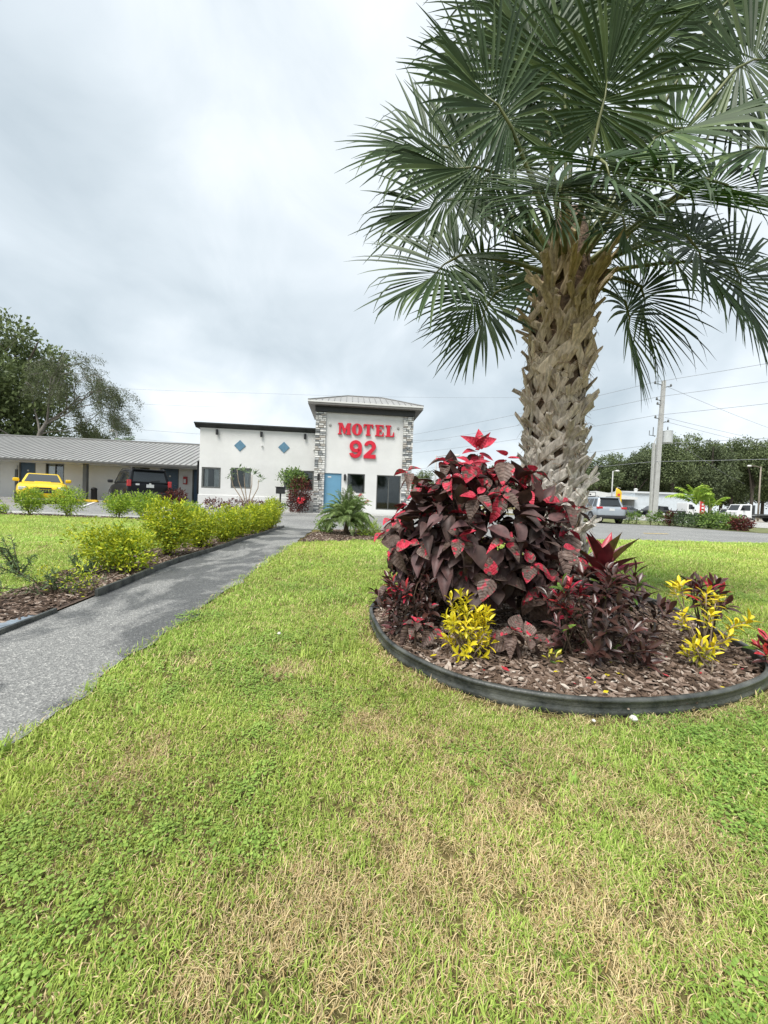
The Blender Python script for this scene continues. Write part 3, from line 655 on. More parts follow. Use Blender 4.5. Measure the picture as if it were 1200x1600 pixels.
def copperleaf():
    base = Vector((0.62, 2.72, 0.06))
    B = Bush('copperleaf_bush', base, 'big rounded copperleaf bush with large brown and crimson leaves beside the palm', 'bush')
    c = Vector((0.63, 2.70, 0.62)); rad = Vector((0.63, 0.50, 0.54)); tips = []
    n = 0; tries = 0
    while n < 50 and tries < 4000:
        tries += 1
        v = rand_dir(-0.62)
        if v.y > 0.35: continue
        lump = 1.0 + 0.08*math.sin(v.x*5+1) + 0.06*math.sin(v.z*7+2); lump *= (abs(v.x)**2.6+abs(v.y)**2.6+abs(v.z)**2.6)**(-1/2.6)*0.93
        p = c + Vector((v.x*rad.x, v.y*rad.y, v.z*rad.z))*lump*random.uniform(0.80, 1.10)
        if p.z < 0.30 or any((p-q).length < 0.14 for q, _ in tips): continue
        tips.append((p, v)); n += 1
    tips.append((Vector((0.62, 2.6, 1.22)), Vector((0.05,-0.1,1)).normalized()))
    tips.append((Vector((0.40, 2.55, 1.14)), Vector((-0.1,-0.1,1)).normalized()))
    tips.append((Vector((0.14, 2.45, 1.05)), Vector((-0.4,-0.2,0.9)).normalized()))
    tips.append((Vector((1.14, 2.42, 0.52)), Vector((0.3,-0.6,0.6)).normalized()))
    tips.append((Vector((1.05, 2.32, 0.40)), Vector((0.2,-0.8,0.4)).normalized()))
    for q in ((1.22,2.52,.72),(1.28,2.50,.56),(1.30,2.56,.86),(1.14,2.46,.90),(1.08,2.30,.62),(1.20,2.40,.38),(1.0,2.28,.30)): tips.append((Vector(q), Vector((0.35,-0.6,0.6)).normalized()))
    p = Vector((0.62, 2.6, 1.24))                          # the upright red shoot on top
    for d, s in (((0.05,-0.1,1),0.12),((0.5,-0.1,0.35),0.13),((-0.45,-0.3,0.35),0.12),((0.1,-0.6,0.3),0.11)): B.leaf(COPPER[3], p, Vector(d), Vector((0,-1,0.3)), s, 0.98)
    tips.sort(key=lambda t: t[0].y - 0.6*t[0].z)
    for p, v in tips:
        ax = (v*0.75 + Z*0.55).normalized(); hi = (p.z-0.3)/0.9
        big = 0.185 if p.z < 0.95 else 0.16
        rosette(B, p, None, ax, random.choice((4,5,5,6)), big, COPPER, 0.66+0.32*hi, 0.32+0.42*hi*hi, (-0.6, 0.35))
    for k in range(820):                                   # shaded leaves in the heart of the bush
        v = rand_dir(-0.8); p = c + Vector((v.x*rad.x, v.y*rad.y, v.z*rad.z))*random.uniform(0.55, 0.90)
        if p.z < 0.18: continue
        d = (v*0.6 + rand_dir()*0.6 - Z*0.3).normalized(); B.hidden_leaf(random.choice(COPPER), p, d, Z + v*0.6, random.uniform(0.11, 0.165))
    B.stems([bent(base + Vector((random.uniform(-.12,.12), random.uniform(-.1,.1), 0)), p - v*0.06, 0, 5, 0.015) for p, v in tips[::4]], r0=0.011, r1=0.004)
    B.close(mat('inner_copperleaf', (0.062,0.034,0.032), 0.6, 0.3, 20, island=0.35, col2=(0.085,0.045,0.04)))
copperleaf()
def low_copper(x, y, n, size, label, h=0.12):
    B = Bush('copperleaf_shoot', (x, y, 0.05), label, 'plant')
    p = Vector((x, y, 0.05+h)); rosette(B, p, None, Vector((random.uniform(-.2,.2),-0.35,1)).normalized(), n, size, COPPER, 0.75, 0.40, (-0.55, 0.6))
    if n > 7: rosette(B, p + Vector((0.10,-0.02,-0.02)), None, Vector((0.3,-0.5,0.8)).normalized(), n//2, size*0.8, COPPER, 0.7, 0.45, (-0.5, 0.5))
    B.stems([bent((x, y, 0.03), p, 0, 3)], r0=0.008)
low_copper(0.20, 2.12, 9, 0.115, 'low copperleaf shoot behind the edging left of the small yellow croton', 0.14)
low_copper(0.69, 1.98, 9, 0.150, 'low copperleaf shoot with pink-splashed leaves right of the small yellow croton', 0.16)
low_copper(0.06, 2.52, 8, 0.13, 'copperleaf shoot leaning over the edging at the end of the dark croton', 0.26)

def leafmat(name, a, b, rough=0.4, transl=0.15, spec=0.5, rnd=0.0, island=0.0, scale=6, grad=None):
    """leaf with blotches of a second colour"""
    return mat(name, a, rough, 0.10, scale, col2=b, transl=transl, spec=spec, rnd=rnd, island=island, detail=2)
M_CRO_Y = leafmat('croton_yellow', (0.52,0.46,0.02), (0.76,0.60,0.02), rnd=0.18)
M_CRO_YG = leafmat('croton_yellow_green', (0.20,0.28,0.02), (0.58,0.50,0.03), rnd=0.2)
M_CRO_G = leafmat('croton_green', (0.05,0.11,0.02), (0.12,0.20,0.03), rnd=0.2)
M_CRO_D = leafmat('croton_dark', (0.040,0.034,0.026), (0.115,0.040,0.036), 0.32, 0.08, 0.6, rnd=0.35)
M_CRO_R = leafmat('croton_red', (0.26,0.012,0.022), (0.55,0.05,0.07), 0.35, 0.12, rnd=0.25)
def croton_leaves(m, w=0.32): return [leaf_mesh('croton_leaf', m, w*s, obov, 0.25, d, 5, 0.0, cols=(-1,0,1)) for s, d in ((1,0.1),(1.15,0.25),(0.85,0.18))]
CY, CYG, CG, CD, CR = [croton_leaves(m) for m in (M_CRO_Y, M_CRO_YG, M_CRO_G, M_CRO_D, M_CRO_R)]
def croton(name, label, base, tips, size, count, pick, stem=None, spread=(-0.25, 1.2), cat='bush'):
    B = Bush(name, base, label, cat)
    for i, (p, ax) in enumerate(tips):
        p = Vector(p); ax = Vector(ax).normalized(); n = count + random.randint(-2, 2); a0 = random.random()*6
        for k in range(n):
            q = a0 + k*2.4; t = k/n; u = ax.orthogonal().normalized(); v = ax.cross(u)
            el = spread[1] + (spread[0]-spread[1])*t + random.uniform(-.15,.15)
            d = (u*math.cos(q)+v*math.sin(q))*math.cos(el) + ax*math.sin(el)
            B.leaf(random.choice(pick(i, t)), p - ax*0.09*t, d, ax+Z*0.4+rand_dir()*0.2, size*(0.6+0.4*math.sin(math.pi*min(1, t+0.25)))*random.uniform(.8,1.2))
    B.stems([bent(Vector(base)+Vector((random.uniform(-.04,.04), random.uniform(-.03,.03), -0.01)), p, 0.0, 4, 0.008) for p, _ in (tips[::4] if len(tips) > 30 else tips)], stem, 0.0055, 0.003)
    B.close(M_CRO_D if 'dark' in name else M_CRO_Y); return B
def dome_tips(c, r, n, zmin=0.0, lo=0.8, mind=0.05):
    out = []; t = 0
    while len(out) < n and t < 3000:
        t += 1; v = rand_dir(zmin); p = Vector(c) + Vector((v.x*r[0], v.y*r[1], v.z*r[2]))*random.uniform(lo, 1.0)
        if any((p-q).length < mind for q, _ in out): continue
        out.append((p, (v*0.6+Z*0.7).normalized()))
    return out
croton('yellow_croton', 'small bright yellow croton behind the edging in front of the copperleaf bush', (0.45,2.0,0.05),
       dome_tips((0.45,2.0,0.21), (0.16,0.11,0.19), 46, -0.8, 0.45, 0.035), 0.052, 11, lambda i, t: CY if t < 0.72 else CYG, M_STEM_PALE)
croton('dark_croton', 'dark maroon croton bush with a few red young leaves below the cordyline', (1.20,2.08,0.05),
       dome_tips((1.20,2.08,0.26), (0.36,0.25,0.30), 66, -0.95, 0.5, 0.05), 0.085, 11, lambda i, t: (CR if (i % 12 == 0 and t < .4) else CG if random.random() < .10 else CD))
croton('red_croton', 'croton shoot with curled crimson and yellow-green young leaves beside the palm trunk', (1.0,2.04,0.05),
       [((0.99,2.0,0.44),(-.1,-.3,1)),((1.05,2.02,0.41),(.2,-.3,1)),((0.94,2.03,0.38),(-.3,-.3,1))], 0.07, 13, lambda i, t: CR if t < .45 else (CYG if random.random() < .35 else CD))
croton('dark_croton', 'fine-leaved maroon croton at the end of the copperleaf bush beside the edging', (0.16,2.44,0.05),
       dome_tips((0.20,2.42,0.24), (0.25,0.18,0.25), 50, -0.95, 0.5, 0.05), 0.072, 11, lambda i, t: (CR if random.random() < .12 else CD))
yt = [((1.70,2.18,0.44),(-.2,-.1,1)),((1.84,2.16,0.40),(.2,-.1,1)),((1.93,2.20,0.37),(.3,0,1)),((1.80,2.08,0.30),(0,-.3,1)),((1.96,2.10,0.25),(.4,-.2,.8)),((1.66,2.10,0.28),(-.3,-.2,1)),((1.88,2.05,0.20),(.2,-.4,.8)),((2.05,2.12,0.27),(.6,0,.8)),((1.76,2.30,0.40),(0,.2,1))]
croton('yellow_croton', 'open leggy croton with yellow leaf rosettes on bare stems over the mulch', (1.83,2.15,0.05), yt, 0.068, 14, lambda i, t: CY if t < .75 else CYG, M_STEM_PALE, (-0.1, 1.0))
croton('yellow_croton', 'tiny yellow-green croton on a short stem in front of the leggy croton', (1.66,1.96,0.05), dome_tips((1.66,1.96,0.14), (0.075,0.05,0.08), 8, -0.2, .5), 0.062, 9, lambda i, t: CYG if t > .3 else CY, M_STEM_PALE)
croton('dark_croton', 'small maroon croton standing behind the leggy yellow croton', (2.02,2.36,0.05), dome_tips((1.99,2.34,0.33), (0.12,0.1,0.14), 12, -0.3, .6), 0.09, 10, lambda i, t: CR if (t < .3 and i % 3 == 0) else CD)
croton('dark_croton', 'low maroon croton tuft against the edging where the bed turns', (2.06,1.98,0.05), dome_tips((2.08,1.99,0.14), (0.09,0.06,0.10), 8, -0.2, .6), 0.08, 9, lambda i, t: CR if (t < .3 and i % 2) else CG if random.random() < .3 else CD)
croton('green_croton', 'little fresh green sprout on the mulch below the crimson croton shoot', (0.86,1.93,0.05), [((0.86,1.92,0.12),(0,-.3,1)),((0.90,1.93,0.10),(.3,-.3,1))], 0.05, 9, lambda i, t: CG if t > .5 else CYG)

M_CORD = leafmat('cordyline_leaf', (0.10,0.018,0.024), (0.19,0.035,0.045), 0.35, 0.12, 0.55, rnd=0.4, scale=3)
M_CORD_G = leafmat('cordyline_green', (0.09,0.10,0.03), (0.22,0.16,0.05), 0.35, 0.12, 0.55, rnd=0.3, scale=3)
M_CORD_P = leafmat('cordyline_pink', (0.45,0.03,0.06), (0.58,0.08,0.12), 0.35, 0.15, 0.5, rnd=0.2, scale=3)
M_CORD_D = leafmat('cordyline_dark', (0.045,0.03,0.03), (0.09,0.06,0.06), 0.35, 0.08, 0.6, rnd=0.3, scale=3)
def cordyline():
    base = (1.42, 2.50, 0.05); B = Bush('cordyline_plant', base, 'spiky burgundy cordyline rising in front of the palm trunk', 'plant')
    me = {k: [leaf_mesh('strap_leaf', m, w, strap, 0.35, d, 8, 0.0, cols=(-1,0,1)) for w, d in ((0.26,0.12),(0.22,0.35),(0.2,0.7))] for k, m in (('c',M_CORD),('g',M_CORD_G),('p',M_CORD_P),('d',M_CORD_D))}
    p = Vector((1.42, 2.46, 0.46))
    for k in range(34):
        t = k/34; q = k*2.4; el = 1.35 - 1.75*t; d = Vector((math.cos(q)*math.cos(el), math.sin(q)*math.cos(el)-0.1, math.sin(el)))
        key = 'p' if k in (3,6) else 'g' if k in (2,5,9) else 'c' if t < 0.5 else 'd'
        B.leaf(me[key][0 if t < .4 else 1 if t < .75 else 2], p - Z*0.16*t, d, Z, random.uniform(0.27,0.36)*(1 - 0.25*abs(t-0.45)), name='strap_leaf')
    p2 = Vector((1.37, 2.34, 0.40))
    for k in range(12):
        t = k/12; q = k*2.4+1; el = 1.2-1.5*t; B.leaf(me['p' if k % 4 == 1 else 'c'][1], p2 - Z*0.1*t, Vector((math.cos(q)*math.cos(el), math.sin(q)*math.cos(el)-.15, math.sin(el))), Z, random.uniform(.15,.21), name='strap_leaf')
    B.stems([bent(base, p), bent(base, p2)], M_STEM, 0.018, 0.014)
cordyline()

# ------------------------------------------------------------------ the palm
PALM = Vector((1.44, 3.12, 0.0))
palm = tag(empty('palm_tree', PALM), 'tall sabal palm with fan fronds and criss-cross leaf stubs on its trunk', 'tree')
def trunk_c(z):
    return Vector((np.interp(z, [0,0.4,1.3,2.2,3.0], [0.0,0.0,-0.085,-0.085,-0.05]), 0, z))
def trunk_r(z): return float(np.interp(z, [0,0.3,1.0,2.0,2.6,3.0,3.2], [0.165,0.155,0.175,0.185,0.19,0.16,0.09]))
b = MB(); zs = np.linspace(0, 3.2, 24)
b.tube([trunk_c(z) for z in zs], [trunk_r(z) for z in zs], 20)
b.build('trunk', mat('palm_fibre', (0.085,0.058,0.036), 0.95, 0.45, 14, bump=0.9, bscale=35, col2=(0.15,0.10,0.065)), palm, smooth=True)
def boot_material():
    m = bpy.data.materials.new('palm_boot'); m.use_nodes = True; nt = m.node_tree; N = nt.nodes; L = nt.links; p = N['Principled BSDF']
    p.inputs['Roughness'].default_value = 0.88; p.inputs['Specular IOR Level'].default_value = 0.2
    geo = N.new('ShaderNodeNewGeometry'); oi = N.new('ShaderNodeObjectInfo'); sep = N.new('ShaderNodeSeparateXYZ'); L.new(oi.outputs['Location'], sep.inputs[0])
    age = N.new('ShaderNodeMapRange'); L.new(sep.outputs['Z'], age.inputs[0]); age.inputs[1].default_value = 1.0; age.inputs[2].default_value = 2.7   # old weathered stubs are grey, young ones tan
    r = N.new('ShaderNodeValToRGB'); L.new(age.outputs[0], r.inputs[0]); e = r.color_ramp.elements
    e[0].color = (0.74,0.69,0.62,1); e[1].color = (0.52,0.42,0.26,1); k = e.new(0.5); k.color = (0.62,0.52,0.40,1)
    tc = N.new('ShaderNodeTexCoord'); mp = N.new('ShaderNodeMapping'); mp.inputs['Scale'].default_value = (26,26,5); L.new(tc.outputs['Object'], mp.inputs[0])
    nz = N.new('ShaderNodeTexNoise'); nz.inputs['Scale'].default_value = 1.6; nz.inputs['Detail'].default_value = 6; nz.inputs['Roughness'].default_value = 0.7; L.new(mp.outputs[0], nz.inputs['Vector'])
    mr = N.new('ShaderNodeMapRange'); L.new(nz.outputs['Fac'], mr.inputs[0]); mr.inputs[1].default_value = 0.3; mr.inputs[2].default_value = 0.7; mr.inputs[3].default_value = 0.32; mr.inputs[4].default_value = 1.3
    m2 = N.new('ShaderNodeMapRange'); L.new(oi.outputs['Random'], m2.inputs[0]); m2.inputs[3].default_value = 0.72; m2.inputs[4].default_value = 1.25
    mu = N.new('ShaderNodeMath'); mu.operation = 'MULTIPLY'; L.new(mr.outputs[0], mu.inputs[0]); L.new(m2.outputs[0], mu.inputs[1])
    hs = N.new('ShaderNodeHueSaturation'); L.new(r.outputs[0], hs.inputs['Color']); L.new(mu.outputs[0], hs.inputs['Value']); L.new(hs.outputs[0], p.inputs['Base Color'])
    bp = N.new('ShaderNodeBump'); bp.inputs['Strength'].default_value = 0.7; bp.inputs['Distance'].default_value = 0.006; L.new(nz.outputs['Fac'], bp.inputs['Height']); L.new(bp.outputs[0], p.inputs['Normal'])
    return m
M_BOOT = boot_material()
def boot_mesh(i, arm, drop, out, lift, w):
    """inverted V of two split arms hugging the trunk, meeting in a cut stub that juts out; x tangential, y outward, z up"""
    r = random.Random(i*7+3); b = MB(); Rk = 0.225
    for s in (-1, 1):
        pts = []; sides = []; wid = []
        l = arm*r.uniform(0.85, 1.1); dz = drop*r.uniform(0.85, 1.1); top = 1.0 if s == (1 if i % 2 else -1) else r.uniform(0.35, 0.7)
        for t in (-1.0, -0.66, -0.33, 0.0, 0.5*top, top):
            if t <= 0:
                a = s*l*t*-1/Rk; x = math.sin(a)*(Rk+0.02+0.03*(1+t)); y = math.cos(a)*(Rk+0.02+0.035*(1+t)) - Rk; z = dz*t
            else:
                x = -s*0.05*t; y = 0.055 + out*t; z = lift*t
            pts.append(Vector((x, y, z))); sides.append(Vector((math.cos(s*0.6), -0.35*s if t <= 0 else 0, s*0.55))); wid.append(w*(1.0 if t < -0.5 else 0.95 if t <= 0 else 0.85-0.15*t)*r.uniform(0.9, 1.1))
        b.strip6(pts, wid, 0.020, sides)
    return b.mesh('leaf_base', M_BOOT, smooth=False)
BOOTS = [boot_mesh(i, 0.115+0.02*(i%3), 0.20+0.025*(i%2), 0.045+0.02*(i%3), 0.09+0.02*(i%2), 0.054+0.008*(i%3)) for i in range(6)]
BOOTS_TOP = [boot_mesh(10+i, 0.075, 0.20, 0.10+0.03*i, 0.16+0.03*i, 0.085) for i in range(3)]
nb = 215
for k in range(nb):
    t = k/nb; z = 0.22 + 2.50*t; q = k*2.39996 + random.uniform(-.35,.35); z += random.uniform(-.05,.05)
    up = z > 2.5
    me = random.choice(BOOTS_TOP if up else BOOTS)
    c = trunk_c(z) + Vector((math.cos(q), math.sin(q), 0))*(trunk_r(z) - 0.015)
    M = Matrix.Translation(c) @ Matrix.Rotation(q - math.pi/2 + random.uniform(-.12,.12), 4, 'Z') @ Matrix.Rotation(random.gauss(0, 0.20), 4, 'Y') @ Matrix.Rotation(random.uniform(-0.30, 0.08), 4, 'X') @ Matrix.Diagonal((random.uniform(.7,1.3), random.uniform(.5,1.25), random.uniform(.75,1.3), 1))
    part('leaf_base', me, palm, M)

# loose fibre matting between the stubs
fb = MB(); fr_ = random.Random(31)
for k in range(420):
    z = fr_.uniform(0.3, 2.85); q = fr_.uniform(0, 6.28); r0 = trunk_r(z)+fr_.uniform(.0,.05); o_ = trunk_c(z)
    p0 = o_ + Vector((math.cos(q), math.sin(q), 0))*r0; q1 = q + fr_.uniform(-.5,.5); p1 = o_ + Vector((math.cos(q1)*(r0+.03), math.sin(q1)*(r0+.03), fr_.uniform(-.08,.05))); p2 = p1 + Vector((math.cos(q1)*fr_.uniform(.0,.05), math.sin(q1)*fr_.uniform(0,.05), fr_.uniform(-.10,-.02)))
    fb.tube([p0, p1, p2], [.0022,.0018,.0008], 3, cap=False)
_o = fb.build('fibre', mat('loose_fibre', (0.22,0.15,0.09), .95, .3, 20, island=.4), palm, fix=False); _o['kind'] = 'stuff'
def frond_material():
    m = bpy.data.materials.new('palm_frond'); m.use_nodes = True; nt = m.node_tree; N = nt.nodes; L = nt.links; p = N['Principled BSDF']
    p.inputs['Roughness'].default_value = 0.5; p.inputs['Specular IOR Level'].default_value = 0.28
    geo = N.new('ShaderNodeNewGeometry'); oi = N.new('ShaderNodeObjectInfo')
    r = N.new('ShaderNodeValToRGB'); L.new(geo.outputs['Random Per Island'], r.inputs[0]); e = r.color_ramp.elements
    e[0].color = (0.022,0.058,0.008,1); e[1].color = (0.125,0.195,0.038,1); k = e.new(0.7); k.color = (0.040,0.092,0.014,1)
    tcn = N.new('ShaderNodeTexNoise'); tcn.inputs['Scale'].default_value = 5; L.new(geo.outputs['Position'], tcn.inputs['Vector'])
    mr = N.new('ShaderNodeMapRange'); L.new(tcn.outputs['Fac'], mr.inputs[0]); mr.inputs[3].default_value = 0.75; mr.inputs[4].default_value = 1.3
    m2 = N.new('ShaderNodeMapRange'); L.new(oi.outputs['Random'], m2.inputs[0]); m2.inputs[3].default_value = 0.8; m2.inputs[4].default_value = 1.25
    mu = N.new('ShaderNodeMath'); mu.operation = 'MULTIPLY'; L.new(mr.outputs[0], mu.inputs[0]); L.new(m2.outputs[0], mu.inputs[1])
    hs = N.new('ShaderNodeHueSaturation'); L.new(r.outputs[0], hs.inputs['Color']); L.new(mu.outputs[0], hs.inputs['Value'])
    # paler underside
    mx = N.new('ShaderNodeMix'); mx.data_type = 'RGBA'; L.new(geo.outputs['Backfacing'], mx.inputs['Factor']); L.new(hs.outputs[0], mx.inputs['A'])
    h2 = N.new('ShaderNodeHueSaturation'); h2.inputs['Saturation'].default_value = 0.75; h2.inputs['Value'].default_value = 1.1; L.new(hs.outputs[0], h2.inputs['Color']); L.new(h2.outputs[0], mx.inputs['B'])
    L.new(mx.outputs['Result'], p.inputs['Base Color'])
    tr = N.new('ShaderNodeBsdfTranslucent'); L.new(mx.outputs['Result'], tr.inputs[0]); ms = N.new('ShaderNodeMixShader'); ms.inputs[0].default_value = 0.10
    L.new(p.outputs[0], ms.inputs[1]); L.new(tr.outputs[0], ms.inputs[2]); L.new(ms.outputs[0], N['Material Output'].inputs[0])
    return m
M_FROND = frond_material()
M_PETIOLE = mat('palm_petiole', (0.10,0.135,0.045), 0.45, 0.25, 8, col2=(0.16,0.17,0.06))
CROWN = Vector((-0.05, 0, 2.92))
def frond(hub, axis, n, L0=0.92, nl=56, spread=150, droop=0.36):
    hub = CROWN + Vector(hub); a = Vector(axis).normalized(); n = Vector(n); n = (n - a*n.dot(a)).normalized(); s = n.cross(a)
    b = MB(); costa = 0.30
    for i in range(nl):
        f = -1 + 2*(i+0.5)/nl; ph = R(spread)*f + random.uniform(-.03,.03)
        o = hub + a*costa*(1-abs(f))**1.3 - n*0.10*(1-abs(f))**2
        d = a*math.cos(ph) + s*math.sin(ph) + n*(0.22*abs(math.sin(ph)) - 0.10)
        d.normalize(); ln = L0*(0.80 + 0.20*math.cos(ph*0.8))*random.uniform(0.88, 1.08) - (costa*0.6 if abs(f) < .3 else 0)*(1-abs(f))
        side = (n.cross(d)).normalized(); wmax = ln*0.47*R(spread)*2/nl*0.5*1.05; wmax = min(wmax, 0.0150)
        dr = droop*random.uniform(0.5, 1.6); hang = random.random() < 0.30; hk = random.uniform(0.45, 0.7)
        prev = None; p = o.copy(); dd = d.copy(); K = 7; rows = []
        for k in range(K+1):
            t = k/K
            w = min(wmax, ln*t*R(spread)/nl*1.12)*(1 if t < 0.5 else max(0.0, (1-(t-0.5)/0.5))**0.8) + 0.0012
            sd = (side - dd*side.dot(dd)).normalized(); nn = sd.cross(dd)
            rows.append((p - sd*w - nn*w*0.45, p.copy(), p + sd*w - nn*w*0.45))
            g = dr*0.34*t*t + (0.55 if (hang and t > hk) else 0)
            dd = (dd + Vector((0,0,-1))*g + Vector((random.uniform(-.03,.03), random.uniform(-.03,.03), 0))).normalized(); p = p + dd*ln/K
        vs = [q for row in rows for q in row]
        b.add(vs, [(k*3+j, k*3+j+1, (k+1)*3+j+1, (k+1)*3+j) for k in range(K) for j in range(2)])
    fr = b.build('frond', M_FROND, palm, smooth=False, fix=False)
    q = MB(); st = CROWN + Vector((hub-CROWN).normalized())*0.08 - Z*0.22
    mid = st.lerp(hub, 0.55) + Z*0.10*max(0.2, 1-abs(hub.z-CROWN.z)) 
    pts = [(1-t)**2*st + 2*t*(1-t)*mid + t*t*hub for t in np.linspace(0, 1, 7)] + [hub + a*costa*0.5 - n*0.02, hub + a*costa - n*0.10]
    q.tube(pts, [0.026,0.021,0.017,0.015,0.014,0.013,0.012,0.007,0.003], 6); q.build('petiole', M_PETIOLE, fr, smooth=True)
FR = [  # hub from crown, blade axis, blade normal, length
 ((-0.69,-0.35,0.28), (-0.82,-0.15,0.20), (-0.10,-1,0.25), 0.90),
 ((-0.87,-0.10,-0.14), (-0.80,-0.20,-0.45), (-0.2,-0.9,0.5), 0.82),
 ((-0.47,0.35,-0.17), (-0.55,0.10,-0.80), (-0.5,-0.8,0.4), 0.80),
 ((-0.16,-0.70,0.10), (0.05,-0.45,-0.45), (0,-0.9,0.6), 0.72),
 ((-0.30,-0.10,1.18), (-0.25,-0.15,0.95), (0.0,-1,0.0), 0.90),
 ((1.09,-0.20,1.22), (0.75,-0.10,0.45), (0.1,-1,0.2), 1.0),
 ((0.79,-0.20,0.0), (0.55,-0.20,-0.65), (0.2,-0.9,0.5), 0.82),
 ((1.41,0.10,0.01), (0.60,0.00,-0.70), (0.2,-0.9,0.4), 0.92),
 ((0.69,0.35,-0.21), (0.50,0.10,-0.80), (0.4,-0.8,0.5), 0.85),
 ((-0.49,0.20,1.38), (-0.55,0.00,0.80), (0.1,-1,0.2), 0.98),
 ((0.34,0.10,1.77), (0.22,0.05,1.0), (0,-1,0.1), 1.0),
 ((0.55,-0.15,0.75), (0.75,-0.25,0.35), (0.2,-0.8,0.6), 0.82),
 ((-0.46,-0.60,0.0), (-0.40,-0.50,-0.50), (-0.2,-0.9,0.6), 0.70),
 ((0.25,-0.55,0.11), (0.45,-0.50,-0.40), (0.3,-0.8,0.6), 0.75),
 ((-0.95,0.25,0.99), (-0.85,0.10,0.35), (-0.1,-1,0.3), 0.95),
 ((-0.12,-0.10,1.12), (0.05,-0.20,0.95), (0,-1,0.2), 0.85),
 ((0.71,0.10,1.73), (0.5,0.0,0.8), (0,-1,0.1), 1.0),
 ((-0.62,-0.45,0.50), (-0.55,-0.35,0.55), (0,-1,0.3), 0.82),
 ((0.02,-0.60,-0.10), (0.15,-0.5,-0.75), (0.1,-0.9,0.5), 0.58),
 ((1.13,-0.35,0.52), (0.8,-0.2,-0.1), (0.1,-0.9,0.5), 0.92),
 ((-0.38,-0.72,-0.08), (-0.2,-0.5,-0.7), (-0.1,-0.9,0.5), 0.52),
 ((0.74,-0.40,0.25), (0.65,-0.35,-0.35), (0.2,-0.9,0.5), 0.82),
 ((0.07,0.20,2.08), (0.0,0.05,1.0), (0,-1,0.1), 0.95),
 ((-0.34,0.10,1.84), (-0.3,0.05,0.9), (0,-1,0.1), 0.95),
 ((1.16,0.10,2.0), (0.6,0.0,0.7), (0,-1,0.1), 1.0),
 ((-0.84,0.20,0.53), (-0.9,0.10,0.0), (-0.1,-1,0.3), 0.92),
 ((0.12,-0.15,0.85), (0.10,-0.35,0.75), (0.1,-0.9,0.4), 0.80),
 ((0.20,0.85,0.55), (0.1,0.9,-0.1), (0.2,0.2,1), 0.9), ((-0.45,0.85,0.25), (-0.4,0.8,-0.4), (-0.3,0.3,1), 0.9),
 ((0.85,0.70,0.90), (0.7,0.6,0.1), (0.3,-0.5,1), 0.95), ((0.0,0.55,1.40), (0.0,0.5,0.8), (0,-0.8,0.5), 0.95),
 ((1.15,0.55,0.55), (0.8,0.4,-0.2), (0.3,-0.7,1), 0.95), ((0.55,0.45,1.3), (0.4,0.3,0.7), (0,-0.9,0.4), 0.95),
 ((0.95,0.55,0.05), (0.7,0.4,-0.6), (0.3,-0.5,0.8), 0.9), ((-0.2,0.5,0.8), (-0.3,0.5,0.4), (0,-0.8,0.6), 0.9),
]
for h, a, n, l in FR: frond(h, a, n, l*(0.93 if h[0] < -0.4 else 1.0))

# fallen petals and leaves on the mulch
def fallen():
    b = MB(); mi = []; r = random.Random(5)
    for i in range(70):
        q = r.uniform(0, 6.28); k = r.random()
        x, y = (r.uniform(0.2, 2.1), r.uniform(1.62, 2.3))
        if not inside(RING_S, np.array([x]), np.array([y]))[0]: continue
        d = Vector((math.cos(q), math.sin(q), r.uniform(-.2,.25))); s = Vector((-math.sin(q), math.cos(q), r.uniform(-.2,.3))); L_ = r.uniform(.02,.05); w = L_*r.uniform(.18,.34); p = Vector((x, y, .075 - .03*abs(y-2.6)/1.0 + .012))
        b.add([p, p+d*L_*.5+s*w, p+d*L_, p+d*L_*.5-s*w], [(0,1,2),(0,2,3)]); m = 0 if k < .6 else 1; mi += [m, m]
    o = b.build('fallen_leaves', M_CRO_R, fix=False); o.data.materials.append(M_CRO_Y); o.data.polygons.foreach_set('material_index', mi)
    tag(o, 'fallen red and yellow leaves strewn over the palm bed mulch', 'leaves', kind='stuff')
fallen()

